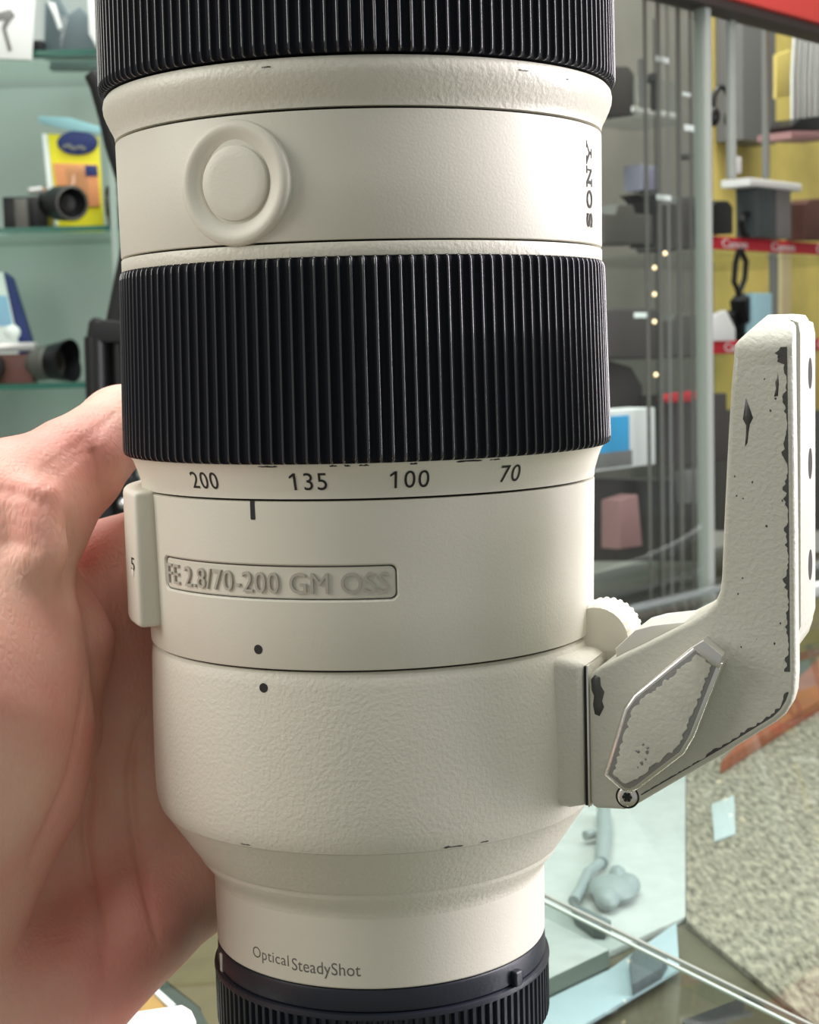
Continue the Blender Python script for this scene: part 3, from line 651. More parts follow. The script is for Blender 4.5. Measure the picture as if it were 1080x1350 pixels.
def yslab(x0, y0, x1, y1, Y, depth, bev=1.0, mb=None):
    xm = (x0 + x1) / 2; ym = (y0 + y1) / 2
    p0, p1 = onY(x0, ym, Y), onY(x1, ym, Y); t, b = onY(xm, y0, Y)[2], onY(xm, y1, Y)[2]
    return (mb or MB()).prism([(p0[0], b), (p1[0], b), (p1[0], t), (p0[0], t)], Y, Y + depth, lambda a, c, t: (a, t, c), bev)
def ypoly(pts, Y, depth, bev=.5, mb=None):
    return (mb or MB()).prism([(onY(x, y, Y)[0], onY(x, y, Y)[2]) for x, y in pts], Y, Y + depth, lambda a, c, t: (a, t, c), bev)
def C(name, r, g, b, rough=.5, **k): return mat(name, srgb(r, g, b), rough, **k)
K = dict(black=C('black_plastic', 13, 14, 17, .4), black2=C('black_fabric', 14, 14, 16, .8, bump=.2, bscale=400), dgrey=C('dark_grey_cloth', 78, 74, 73, .8, bump=.2, bscale=300), grey=C('grey_plastic', 120, 120, 118),
         mgrey=C('mid_grey_plastic', 88, 87, 82), white=C('white_card', 236, 240, 238, .6), cyan=C('cyan_print', 60, 175, 235, .5), red=C('red_enamel', 205, 40, 55, .5), fascia=C('red_laminate', 190, 62, 55, .4),
         yellow=C('mustard_panel', 232, 210, 116, .6, var=.4, vscale=9), yel2=C('yellow_card', 236, 222, 40, .5), navy=C('navy_print', 34, 50, 112, .5), orange=C('orange_print', 228, 150, 100, .5), pale=C('pale_green_panel', 160, 166, 163, .5),
         greyback=C('grey_back_panel', 152, 146, 138, .6, var=.2, vscale=12), brown=C('brown_leather', 92, 58, 50, .6, bump=.2, bscale=500), silver=mat('silver_plate', (.75, .75, .74, 1), .3, metal=.8), pblue=C('pale_blue_card', 170, 215, 228, .5),
         edge=C('polished_glass_edge', 178, 196, 186, .2), edge2=C('dull_glass_edge', 148, 154, 148, .25), gedge=C('green_glass_edge', 40, 96, 82, .2), alu=mat('aluminium', (.66, .70, .72, 1), .25, metal=.9), cream=C('cream_strip', 222, 208, 160, .5), fascia_refl=C('red_brown_reflection', 150, 82, 52, .45, var=.3, vscale=30), pink=C('pinkish_card', 170, 130, 130, .6),
         clear=glass_mat('clear_plastic', (.93, .96, .96, 1), 1.0), glass=glass_mat('clear_glass', (.93, .965, .95, 1), 1.0), top=glass_mat('counter_glass', (.94, .97, .96, 1), 1.0), glow_dot=mat('reflected_spot_glow', (1, .72, .42, 1), .5, emit=2.2))
# ---- setting
structure('floor', MB().box((200, 900, -905), (5000, 5000, 10)), C('grey_floor', 120, 118, 112, .5))
structure('wall_back', MB().box((200, 2600, 300), (5000, 40, 2400)), C('plain_wall', 190, 190, 182, .8))
# ---- glass counter
def clip(poly, p, n, keep=1):
    out = []
    for i in range(len(poly)):
        a, b = np.array(poly[i]), np.array(poly[(i + 1) % len(poly)]); da, db = keep * ((a - p) @ n), keep * ((b - p) @ n)
        if da >= 0: out.append(tuple(a))
        if da * db < 0: out.append(tuple(a + (b - a) * da / (da - db)))
    return out
far = lambda s: tuple((PQ + PD * s - PN * 6)[:2])
TOP = [far(-1150), far(900), (800, -330), (-560, -330)]
S0, SD = CAM[:2] + KS * (np.array([36., 55.]) - CAM[:2]), np.array([.497, -.868]); SN = np.array([.868, .497])
xyz = lambda a, b, t: (a, b, t)
counter = thing('display_counter', (100, 200, -900), 'glass topped display counter under the lens, its panes meeting at a bright slanting seam', 'counter')
obj('glass_pane', MB().prism(clip(TOP, S0 - SN * .6, SN, -1), ZC - 6, ZC, xyz, .6), K['top'], counter)
obj('glass_pane', MB().prism(clip(TOP, S0 + SN * .6, SN, 1), ZC - 6, ZC, xyz, .6), K['top'], counter)
def bar2(p, q, w, z0, z1, m, name, bev=.2):
    p, q = np.array(p[:2], float), np.array(q[:2], float); d = (q - p) / np.linalg.norm(q - p); n_ = np.array([-d[1], d[0]]) * w / 2
    return obj(name, MB().prism([tuple(p + n_), tuple(q + n_), tuple(q - n_), tuple(p - n_)], z0, z1, xyz, bev), m, counter)
bar2(S0 - SD * 380, S0 + SD * 400, 1.0, ZC - .8, ZC + .1, K['edge'], 'seam_strip')
bar2(S0 + SN * 3.6 - SD * 380, S0 + SN * 3.6 + SD * 400, 1.1, ZC - 1.0, ZC + .05, K['edge2'], 'seam_strip')
bar2((PQ + PD * -1100 - PN * 12), (PQ + PD * 890 - PN * 12), 7, ZC - 8, ZC + 1, K['alu'], 'edge_trim_and_glint')
bar2((PQ + PD * -1100 - PN * 62), (PQ + PD * 890 - PN * 62), 6, ZC - 8, ZC + .6, K['white'], 'edge_trim_and_glint')  # white bar painted as the bright highlight along the far counter edge
BASE = [tuple(np.array(p) * .985) for p in TOP]
obj('cabinet_base', MB().prism(BASE, -900, ZC - 54, xyz), C('grey_cabinet', 96, 108, 106, .5), counter)
near = BASE
obj('shelf_liner', MB().prism(near, ZC - 54, ZC - 50, xyz), C('olive_shelf_liner', 94, 90, 70, .35, var=.35, vscale=25, bump=.1, bscale=300), counter)
ZB = ZC - 50
def zpoly(pts, z0, h, bev=.2): return MB().prism([tuple(onZ(x, y, z0 + h)[:2]) for x, y in pts], z0, z0 + h, xyz, bev)
def laid(name, pts, m, label, cat, z0=ZB, h=2, group=None): return tag(obj(name, zpoly(pts, z0, h), m), label, cat, group)
speck = mat('beige_reflection_speckle', srgb(166, 160, 140), .9, var=.8, vscale=420, bump=.6, bscale=220, vmap=(1, .3, 1))
laid('beige_reflection', [(905, 990), (960, 985), (1110, 900), (1180, 1420), (1060, 1340), (905, 1215)], speck, 'beige speckled sheet standing for the wall reflected in the counter glass at the right', 'mat', ZC - 49.9, 2.4)  # speckled sheet stands in for the beige wall's reflection in the glass
laid('pale_reflection', [(640, 1010), (904, 985), (904, 1208), (640, 1330)], C('pale_reflection_tone', 172, 180, 176, .6, var=.12, vscale=120), 'large bluish-white sheet standing for a reflection in the counter glass right of the lens', 'reflection', ZC - 49.9, 2.4)  # pale sheet put here for the white reflection in the counter glass
laid('dark_strip', [(640, 1330), (803, 1252), (803, 1274), (640, 1352)], C('dark_green_strip', 60, 74, 68, .5), 'dark green strip along the lower edge of the bluish-white reflection', 'strip', ZC - 47.4, 2)
laid('blue_reflection', [(640, 1356), (803, 1278), (892, 1216), (896, 1276), (778, 1346), (640, 1420)], C('blue_reflection_tone', 156, 178, 184, .4), 'pale blue shape standing for a reflection in the counter glass below the dark strip', 'sleeve', ZC - 47.4, 1.5)  # bluish reflection in the glass, modelled as a flat shape
laid('rubber_block', [(830, 1262), (848, 1240), (880, 1262), (872, 1276), (834, 1298)], C('dark_grey_rubber', 84, 94, 98, .6), 'dark grey wedge-shaped block lying on the pale blue reflection shape', 'block', ZC - 45.8, 4)
laid('pale_spot_reflection', [(938, 1060), (968, 1048), (970, 1098), (942, 1108)], C('pale_spot_tone', 170, 184, 184, .6), 'small pale shape standing for a spot in the beige reflection', 'card', ZC - 47.4, 1)  # pale spot of the reflected wall, modelled as a small slab
laid('fascia_reflection', [(950, 1005), (1110, 905), (1120, 830), (1040, 905)], K['fascia_refl'], 'red-brown bar standing for the fascia reflected in the counter glass behind the foot of the lens', 'batten', ZC - 47.4, 6)  # reflection of the red fascia, modelled as a bar under the glass
laid('black_tray', [(900, 1345), (985, 1312), (1120, 1400), (1000, 1480)], C('black_tray', 40, 40, 42, .4), 'black tray on the liner at the lower right', 'tray', ZC - 47.4, 4)
g = thing('gadget_reflection', onZ(800, 1140, ZC - 49), 'small grey gadget shape standing for a reflection in the counter glass', 'gimbal')  # solid stand-in for a gadget reflected in the counter glass
gk = C('gadget_reflection_grey', 128, 142, 142, .5); gz = ZC - 43.5
P0 = lambda x, y, z=gz: tuple(onZ(x, y, z))
obj('handle', MB().tube([P0(796, 1066), P0(797, 1100), P0(793, 1138)], [3.2, 3.6, 2.8], 12), gk, g)
obj('cross_arm', MB().tube([P0(772, 1102), P0(800, 1094)], 2.2, 10), gk, g)
obj('curved_arm', MB().tube([P0(793, 1136), P0(776, 1150), P0(766, 1172), P0(756, 1188)], 2.2, 10), gk, g)
obj('head', MB().ball(P0(808, 1172), (9.5, 13, 4.5)).ball(P0(828, 1166), (5, 8, 4)).ball(P0(800, 1184), (5, 9, 4)).ball(P0(815, 1158), (4, 8, 5)), gk, g)
obj('clamp', zpoly([(752, 1186), (806, 1212), (798, 1222), (782, 1220), (758, 1202)], ZC - 47.4, 5, 1), C('gadget_reflection_dark', 84, 98, 98, .5), g)
# on and under the glass at the lower left
laid('tan_card', [(120, 1420), (150, 1340), (196, 1301), (222, 1322), (170, 1420)], C('tan_card', 190, 140, 70, .5), 'tan card under the glass below the hand', 'card', ZC - 49.9, 1.9)
laid('shaded_liner_patch', [(216, 1290), (262, 1215), (345, 1200), (360, 1420), (292, 1420), (264, 1328)], C('olive_gold_liner_tone', 104, 84, 44, .6, var=.2, vscale=80), 'olive-gold patch of the liner, toned for shade and reflection, between the hand and the lens cap', 'patch', ZC - 49.9, 1.4)  # added patch, toned to offset shade and cabinet reflection on the liner
laid('white_ruler', [(196, 1301), (203, 1298), (232, 1324), (222, 1326)], K['white'], 'thin white strip along the edge of the tan card', 'strip', ZC - 47.9, 1)
laid('slate_card', [(204, 1299), (214, 1291), (262, 1328), (290, 1375), (280, 1400), (240, 1400)], C('slate_card', 56, 60, 52, .5, var=.3, vscale=60), 'dark slate card beside the thin white strip', 'card', ZC - 49.9, 1.6)
laid('paper_tag', [(120, 1380), (158, 1337), (240, 1325), (252, 1332), (258, 1345), (262, 1420), (140, 1420)], K['white'], 'white paper tag on the counter glass in front of the hand', 'tag', ZC + 0.05, .6)
# ---- tall cabinet at the left
cab = thing('display_cabinet', (-330, 1640, -900), 'pale green wall cabinet with glass shelves of cameras at the left', 'cabinet')
obj('back_panel', MB().box((-330, 1715, 250), (640, 12, 900)), K['pale'], cab)
obj('base', MB().box((-330, 1600, -555), (640, 230, 690), 3), K['pale'], cab)
px_ = onY(150, 420, 1490)
obj('side_post', MB().box((px_[0] + 4, 1497, 250), (7, 10, 900), 1), C('grey_green_post', 150, 168, 158), cab)
for z, d in ((97, 1), (269, 1), (459, 1)):
    s = obj('shelf', MB().box((-330, 1605, z - 3), (636, 206, 6), .8), glass_mat('tinted_shelf_glass', (.80, .90, .85, 1), 1.0) if 'tinted_shelf_glass' not in bpy.data.materials else bpy.data.materials['tinted_shelf_glass'], cab)
    obj('shelf_edge', MB().box((-330, 1500.6, z - 3), (636, 1.2, 5.6)), K['gedge'], s)
CZ1, CZ2, CZ3 = 97.1, 269.1, 459.1
def bottom(mb, z):       # settle on a shelf
    m = min(v[2] for v in mb.v); mb.v = [(a, b, c - m + z) for a, b, c in mb.v]; return mb
# middle shelf
cm = thing('mirrorless_camera', (-420, 1560, CZ2), 'black camera with its lens turned to the right on the middle glass shelf', 'camera')
obj('body', bottom(yslab(3, 252, 62, 297, 1545, 34, 3), CZ2), K['black'], cm)
obj('grip', bottom(yslab(18, 256, 36, 297, 1532, 14, 4), CZ2), K['mgrey'], cm)
obj('viewfinder', yslab(36, 246, 56, 254, 1550, 24, 2), K['silver'], cm)
a, b = onY(66, 268, 1555), onY(95, 268, 1505); ax_ = Vector(b - a); rot = ax_.to_track_quat('Z', 'Y').to_matrix().to_4x4(); LM = Matrix.Translation(Vector(a)) @ rot; ln = ax_.length
lz = obj('lens_barrel', MB().lathe([(.01, -2), (15, -2), (16, ln * .4), (19.5, ln * .45), (19.5, ln), (16.5, ln + .5), (15, ln - 4), (9, ln - 12), (.01, ln - 13)], 40, LM), K['black'], cm)
obj('rim', MB().lathe([(16.4, ln + .3), (17.3, ln + .9), (18.4, ln + .3)], 40, LM), K['mgrey'], lz)
pk = thing('battery_pack', (-350, 1600, CZ2), 'yellow blister pack with a navy oval standing behind the black camera', 'package')
obj('card', bottom(ypoly([(62, 168), (130, 172), (137, 298), (76, 298)], 1600, 3), CZ2), K['yel2'], pk)
obj('oval_badge', ypoly([(102 + 27 * math.cos(t), 188 + 16 * math.sin(t)) for t in np.arange(0, 6.28, .26)], 1597.5, 3), K['navy'], pk)
obj('badge_script', ypoly([(82, 192), (90, 189), (98, 194), (106, 191), (114, 195), (112, 199), (104, 196), (96, 199), (88, 194), (82, 197)], 1596.6, 1), K['grey'], pk)
obj('picture_panel', ypoly([(70, 215), (128, 217), (132, 272), (78, 272)], 1597.5, 3), K['orange'], pk)
obj('blister', ypoly([(85, 220), (112, 220), (116, 260), (90, 260)], 1585, 12, 3), K['clear'], pk)
obj('header', ypoly([(50, 153), (92, 155), (132, 167), (132, 176), (92, 172), (52, 162)], 1597, 3), K['pblue'], pk)
obj('side_edge', ypoly([(55, 176), (61, 176), (75, 297), (67, 297)], 1592, 9, 1), K['white'], pk)
def upright_lens(x0, x1, y0, Y, z, label, m=K['black']):
    a = onY(x0, 270, Y); b = onY(x1, 270, Y); r = (b[0] - a[0]) / 2; c = ((a[0] + b[0]) / 2, Y + r, 0); h = onY((x0 + x1) / 2, y0, Y)[2] - z
    T = Matrix.Translation(Vector((c[0], c[1], z))); t = thing('spare_lens', (c[0], c[1], z), label, 'camera lens')
    obj('barrel', MB().lathe([(.01, 0), (r * .85, 0), (r * .9, h * .3), (r, h * .35), (r, h * .9), (r * .9, h), (.01, h)], 32, T), m, t)
    obj('grip_band', MB().lathe([(r + .05, h * .5), (r + .7, h * .52), (r + .7, h * .75), (r + .05, h * .77)], 32, T), K['mgrey'], t)
upright_lens(136, 172, 244, 1560, CZ2, 'short black lens standing upright right of the yellow pack')
# lower shelf
bx = thing('film_box', (-440, 1620, CZ1), 'white and blue carton with a navy side leaning on the lower glass shelf', 'box')
obj('front_face', ypoly([(-45, 357), (4, 359), (24, 452), (26, 500), (-45, 500)], 1600, 20, .5), K['white'], bx)
obj('navy_side', ypoly([(4.5, 359), (14, 366), (40, 450), (42, 500), (26.5, 500), (24.5, 452)], 1600, 20, .5), K['navy'], bx)
obj('blue_print', ypoly([(-40, 388), (9, 390), (17, 430), (-40, 430)], 1599.3, 1), C('sky_blue_print', 150, 195, 225), bx)
obj('logo_square', ypoly([(112, 218), (128, 218), (129, 232), (113, 232)], 1596.4, 1), K['navy'], pk)
cr_ = thing('rangefinder_camera', (-440, 1550, CZ1), 'silver topped camera with a brown leather body on the lower glass shelf', 'camera')
obj('leather_body', bottom(yslab(-40, 463, 42, 502, 1545, 30, 2), CZ1), K['brown'], cr_)
obj('top_plate', yslab(-42, 452, 46, 463.5, 1543, 33, 2), K['silver'], cr_)
p = onY(16, 438, 1560); obj('flash_dome', MB().ball(p, (9.6, 8, 8.5), 20), K['white'], cr_)
p = onY(-12, 484, 1540); obj('lens_mount', MB().lathe([(.01, 0), (17, 0), (17, 16), (13, 17), (11, 12), (.01, 11)], 32, Matrix.Translation(Vector(p)) @ Matrix.Rotation(rad(90), 4, 'X')), K['black'], cr_)
hl = thing('hooded_lens', (-380, 1560, CZ1), 'black lens with a petal hood lying on its side on the lower glass shelf', 'camera lens')
a = onY(44, 474, 1560); T = Matrix.Translation(Vector(a)) @ Vector((.9, -.42, .05)).to_track_quat('Z', 'Y').to_matrix().to_4x4()
obj('barrel', bottom(MB().lathe([(.01, 0), (17, 0), (18, 6), (20, 8), (20, 24), (18, 26), (18, 30)], 36, T), CZ1 + 2.5), K['mgrey'], hl)
n = 48; vs = []
for k, (r, z) in enumerate(((18.5, 26), (20.5, 28), (24.5, 54), (23.5, 54), (19.5, 30))):
    for i in range(n):
        zz_ = z + (7 * abs(math.sin(i / n * 2 * math.pi)) - 7 if z == 54 else 0); vs.append(T @ Vector((r * math.cos(i / n * 2 * math.pi), r * math.sin(i / n * 2 * math.pi), zz_)))
obj('petal_hood', bottom(MB().add(vs, [(j * n + i, j * n + (i + 1) % n, (j + 1) * n + (i + 1) % n, (j + 1) * n + i) for j in range(4) for i in range(n)]), CZ1), K['black'], hl)
# top shelf
wb = thing('hanging_packet', onY(20, 78, 1490), 'white hanging packet with a grey printed strap at the upper left', 'packet')
obj('sleeve', ypoly([(-40, -40), (48, -40), (41, 79), (-40, 76)], 1488, 6, 1), K['white'], wb)
obj('strap_print', ypoly([(-8, 18), (14, 12), (20, 20), (12, 30), (8, 38), (16, 66), (11, 68), (2, 36), (6, 26), (-8, 28)], 1487.2, 1), K['grey'], wb)
cb = thing('clear_bag', (-350, 1560, CZ3), 'clear plastic bag with grey accessories on the top glass shelf', 'bag')
obj('film', bottom(ypoly([(54, -50), (128, -50), (130, 64), (52, 64)], 1545, 40, 6), CZ3), K['clear'], cb)
obj('contents', bottom(ypoly([(58, -10), (74, -20), (88, 5), (104, -5), (120, 10), (126, 62), (56, 62)], 1555, 20, 4), CZ3 + 1), C('slate_plastic', 96, 108, 112), cb)
obj('fold', ypoly([(62, 2), (72, 4), (82, 36), (77, 40), (70, 20)], 1541, 3, .8), K['white'], cb)
obj('folded_strip', ypoly([(115, -20), (127, -10), (127, 62), (117, 44)], 1541, 3, .8), K['white'], cb)
tag(obj('small_box', bottom(yslab(38, 44, 55, 64, 1530, 22, 1), CZ3), K['black']), 'small black box beside the clear bag on the top glass shelf', 'box')
tag(obj('lens_pouch', bottom(ypoly([(66, 30), (124, 26), (128, 62), (62, 62)], 1620, 30, 5), CZ3), C('teal_pouch', 84, 108, 112, .7)), 'dull teal pouch behind the clear bag on the top glass shelf', 'pouch')
# folded black tripod standing between counter and cabinet
tp = thing('camera_tripod', onY(145, 700, 900) * V(1, 1, 0) + V(0, 0, -900), 'black folded camera tripod with a hanging strap, behind the thumb', 'tripod')
TY = 900; c0 = onY(143, 470, TY)
for px0, px1, dy in ((126, 122, -6), (143, 138, 10), (160, 162, 0)):
    p, q = onY(px0, 444, TY + dy), onY(px1, 690, TY + dy); e = p + (q - p) * ((-900 - p[2]) / (q[2] - p[2])) * 1.0; e[2] = -900; e[0] = p[0] + (q[0] - p[0]) * 2.0
    lg = obj('leg', MB().tube([p, p + (e - p) * .12, p + (e - p) * .5, e], [8.6, 8.2, 7, 6], 14), K['black'], tp)
    obj('leg_lock', MB().tube([p + (e - p) * .1, p + (e - p) * .15], [10.2, 10.2], 14), K['black2'], lg)
obj('shoulder', ypoly([(116, 424), (122, 418), (128, 423), (134, 421), (168, 424), (172, 452), (112, 452)], TY - 14, 34, 3), K['black2'], tp)
p = onY(163, 664, TY - 14); obj('knob', MB().ball(p, 4.2, 14), K['silver'], tp)
sp_ = [onY(x, y, TY + 4) for x, y in ((119, 97), (130, 112), (142, 150), (152, 190), (168, 240), (176, 300), (166, 345), (156, 390), (150, 425))]
obj('strap', MB().tube(sp_, [5, 7, 7.5, 8, 8, 7, 6, 5.5, 6], 10), K['black2'], tp)
# ---- glass showcase at the right
show = thing('glass_showcase', tuple(PQ + PD * 180 + PN * 200 + V(0, 0, -900)), 'tall glass showcase with a red fascia standing behind the counter at the right', 'showcase')
aL, aR, DEP, RO = sl(690, 300, 0)[0], 760, 480, 250
aB = sl(690, 300, DEP)[0]
def plank(a0, a1, b0, b1, o0, o1, m, name, parent=show, bev=.6): return obj(name, MB().prism([(a0, b0), (a1, b0), (a1, b1), (a0, b1)], o0, o1, sfr(0), bev), m, parent)
div = sl(932, 300, 0)[0]; dvB = sl(941, 300, DEP)[0]
zt, zt2 = sl(1017, 15, -8)[1], sl(1017, 27, -8)[1]
plank(aB, dvB - 1, ZC - 70, 720, DEP, DEP + 8, K['greyback'], 'back_panel')
plank(dvB + 1, aR + 600, ZC - 70, 720, DEP, DEP + 8, K['yellow'], 'back_panel')
plank(aL, aR + 200, -900, ZC - 92, 0, DEP, C('grey_base', 92, 90, 86), 'base')
plank(aL, div - 1, ZC - 80, zt2, 0, 5, K['glass'], 'glass_front')
plank(div - 2.5, div + 4.5, ZC - 80, zt2, -2, 8, K['edge2'], 'glass_edge')
for x, o, w in ((968, 10, 3.2), (1013, 150, 3.0)):
    a = sl(x, 100, o)[0]; b = sl(x, 235, o)[1]; plank(a - w, a + w, b, 470, o, o + 5, K['edge2'], 'glass_edge')
plank(aL, aR, zt, zt + 95, -12, 16, K['fascia'], 'fascia', bev=1.5)
plank(aL, aR, zt2, zt - .2, -8, 14, C('dark_trim', 48, 38, 34), 'fascia_trim')
plank(aL, aR, zt + 95.2, zt + 520, 10, 24, C('beige_header', 226, 216, 180, .7, var=.3, vscale=40), 'header_panel')
for k, (y0, y1) in enumerate(((311, 328), (450, 467))):
    a0, b1 = sl(937, y0, RO); b0 = sl(937, y1, RO)[1]
    rl_ = plank(a0, aR + 200, b0, b1, RO, RO + 3, K['red'], 'price_rail')
    plank(a0, aR + 200, b0 - 3, b0 - .2, RO + 3, DEP, K['glass'], 'glass_shelf')
    for j in range(6):
        ac = (sl(952, 318, RO)[0] if k == 0 else sl(955, 458, RO)[0]) + j * (sl(1017, 318, RO)[0] - sl(952, 318, RO)[0])
        wdt = sl(985, 318, RO)[0] - sl(952, 318, RO)[0]
        v, f = text_geo('Canon', .5); v[:, 0] /= v[:, 0].max(); v[:, 1] /= v[:, 1].max()
        obj('rail_lettering', MB().add([sfr(0)(ac + x * wdt, (b0 + b1) / 2 + (y - .5) * (b1 - b0) * .66, RO - .5 + t * .6) for x, y, t in v], f), K['white'], rl_)
def put(name, mb, m, label, cat, group=None): return tag(obj(name, mb, m), label, cat, group)
# left bay: shelves, poles, bags
for y in (152, 322, 474, 622):
    b = sl(865, y, 230)[1]; plank(sl(700, y, 230)[0], div - 6, b - 4, b, 225, DEP - 1, K['glass'], 'glass_shelf')
POLES = [(853, 5, 'dark', 60), (870, 6, 'dark', 95), (882, 4, 'pale', 150), (896, 7, 'dark', 110), (912, 5, 'dark', 160)]
ords = ('first', 'second', 'third', 'fourth', 'fifth')
for i, (x, wpx, tone, o) in enumerate(POLES):
    a, _ = sl(x, 300, o); q = sfr(0); r = wpx * .28
    t = put('display_pole', MB().tube([q(a, ZC - 90, o), q(a, 520, o)], r, 12), K['mgrey'] if tone == 'dark' else K['grey'], '%s slim pole from the left in the grey bay of the showcase' % ords[i], 'pole', 'slim poles in the grey bay')
sg = thing('spot_reflections', L(864, 420, 45), 'vertical row of small glowing dots standing for reflected spot lights in the grey bay', 'string light')
a, _ = sl(866, 400, 45); obj('wire', MB().tube([sfr(0)(a, ZC - 80, 45), sfr(0)(a, zt2, 45)], .5, 6), K['black'], sg)  # wire added to carry the glowing dots
for x, y in ((877, 334), (863, 353), (863, 388), (863, 424), (865, 494)): obj('glow_dot', MB().ball(L(x, y, 44), 1.6, 12), K['glow_dot'], sg)  # emissive dots stand for spot lights reflected in the showcase glass
def settle(mb, y): return bottom(mb, sl(865, y, 230)[1] + .1)
put('shoulder_bag', settle(spoly([(792, 415), (800, 408), (868, 408), (872, 418), (874, 474), (792, 474)], 250, 90, 5), 474), K['dgrey'], 'wide dark shoulder bag below the glowing dots in the grey bay', 'bag', 'dark bags in the grey bay')
put('shoulder_bag', settle(spoly([(886, 425), (893, 416), (922, 416), (930, 428), (930, 474), (886, 474)], 240, 80, 5), 474), K['mgrey'], 'narrow grey shoulder bag beside the glass edge in the grey bay', 'bag', 'dark bags in the grey bay')
put('shoulder_bag', settle(spoly([(770, 520), (780, 495), (808, 487), (835, 495), (850, 520), (852, 622), (770, 622)], 300, 60, 5), 622), K['dgrey'], 'round-topped dark bag behind the white carton with the blue label', 'bag', 'dark bags in the grey bay')
put('camera_case', settle(spoly([(798, 95), (806, 86), (830, 86), (838, 96), (838, 152), (798, 152)], 260, 50, 4), 152), K['dgrey'], 'dark camera case on the highest shelf of the grey bay', 'case')
put('lens_case', settle(spoly([(893, 262), (900, 252), (918, 252), (925, 262), (925, 322), (893, 322)], 260, 50, 4), 322), K['dgrey'], 'tall dark lens case on the second shelf next to the glass edge', 'case')
put('film_camera', settle(spoly([(798, 282), (812, 282), (816, 270), (836, 270), (840, 282), (862, 284), (862, 322), (798, 322)], 250, 40, 3), 322), K['mgrey'], 'grey film camera on the second shelf of the grey bay', 'camera')
put('acrylic_box', settle(slab(842, 96, 900, 152, 250, 60, 2), 152), K['clear'], 'clear acrylic box on the highest shelf of the grey bay', 'box')
lt = thing('lantern', L(858, 250, 255), 'small blue-grey lantern on a black stand on the second shelf', 'lantern')
obj('globe', slab(847, 218, 873, 252, 258, 22, 3), C('blue_grey_glass', 150, 152, 172), lt)
obj('stand', settle(spoly([(842, 252), (878, 252), (868, 262), (864, 322), (856, 322), (852, 262)], 258, 22, 1), 322), K['black'], lt)
fc = thing('flat_carton', L(830, 620, 190), 'white carton with a bright blue label at the right of the zoom ring', 'box')
cb0 = sl(830, 622, 190)[1]
obj('carton', slab(770, 541, 864, 618, 190, 30, 1), K['white'], fc)
obj('blue_label', slab(785, 549, 830, 596, 188.6, 1.2, .2), K['cyan'], fc)
obj('grey_panel', slab(770, 596.5, 834, 617, 188.6, 1.2, .2), K['grey'], fc)
plank(sl(700, 618, 190)[0], div - 6, sl(818, 618, 190)[1] - 4, sl(818, 618, 190)[1] - .1, 170, 224, K['glass'], 'glass_shelf')
put('toolbox', settle(slab(905, 532, 960, 622, 245, 60, 3), 622), K['dgrey'], 'dark grey box on the third shelf right of the poles', 'box')
put('red_strap', spoly([(876, 525), (884, 519), (918, 515), (924, 524), (912, 530), (880, 531)], 236, 8, 2), K['red'], 'red strap hanging behind the poles above the dark grey box', 'strap')
put('steel_locker', spoly([(770, 632), (925, 632), (925, 740), (770, 740)], 330, 40, 2), K['dgrey'], 'dark grey locker at the foot of the grey bay', 'locker')
put('gift_box', spoly([(818, 660), (842, 652), (848, 720), (818, 724)], 250, 22, 2), K['pink'], 'pinkish box leaning at the foot of the grey bay', 'box')
put('paper_roll', spoly([(906, 622), (926, 618), (930, 662), (910, 664)], 235, 16, 3), K['grey'], 'pale grey paper roll at the foot of the grey bay near the glass edge', 'roll')
for i, (x0, y0, x1, y1, d) in enumerate(((866, 75, 882, 82, 'beside the second pole at the top of the showcase'), (901, 122, 911, 127, 'above the highest shelf near the fourth pole'), (903, 165, 919, 173, 'under the highest shelf near the glass edge'), (867, 257, 885, 264, 'under the lantern on the second shelf'), (837, 412, 853, 419, 'on the front of the wide dark shoulder bag'))):
    put('price_tag', slab(x0, y0, x1, y1, 40, .8, .1), K['white'], 'small white price tag ' + d, 'price tag', 'price tags hung in the grey bay')
put('reflection_bar', slab(836, 145, 898, 152, 222, 3, .4), K['white'], 'pale strip standing for a reflection along the front of the highest shelf in the grey bay', 'strip')  # pale bar put in for a reflection at the shelf front
put('reflection_tube', MB().tube([L(846, 78, 180), L(848, 142, 180)], 3.4, 12), K['grey'], 'short pale tube standing for a reflection left of the poles at the top of the grey bay', 'light tube')  # tube shape put in for a pale upright reflection in the glass
put('oval_case', MB().ball(L(904, 206, 170), (7, 4, 3.6), 16), K['dgrey'], 'dark oval case hanging between the upper shelves beside the glass edge', 'case')
put('microphone', MB().tube([L(862, 98, 200), L(862, 108, 200), L(862, 112, 200), L(862, 146, 200)], [5, 6, 3, 3], 12), K['black'], 'thin black microphone behind the second pole', 'microphone')
put('desk_mount', settle(spoly([(868, 300), (880, 296), (888, 300), (890, 322), (866, 322)], 300, 24, 2), 322), K['black'], 'black desk mount on the second shelf between the poles', 'mount')
# right bay: hanging accessories in front of the mustard panel
plank(dvB + 4, sl(1014, 100, DEP - 30)[0], sl(980, 186, DEP - 30)[1], 700, DEP - 40, DEP - 2, K['grey'], 'dark_panel')
for i in range(6):
    x = 1046 + i * 7.5
    t = thing('filter_packet', L(x, 150, 260), '%s striped packet from the left in the row below the red fascia' % ('first', 'second', 'third', 'fourth', 'fifth', 'sixth')[i], 'packet', 'striped packets below the fascia')
    obj('sleeve', spoly([(x + 4, 30), (x + 9.5, 30), (x + 5.5, 100), (x + 5.5, 158), (x, 158), (x, 100)], 250 + i * 3, 3, .3), K['white'] if i % 2 == 0 else K['grey'], t)
    obj('stripe', spoly([(x + 4.6, 32), (x + 6.4, 32), (x + 2.4, 100), (x + 2.4, 156), (x + .8, 156), (x + .8, 100)], 249.2 + i * 3, .7, .1), K['mgrey'] if i % 2 == 0 else K['white'], t)
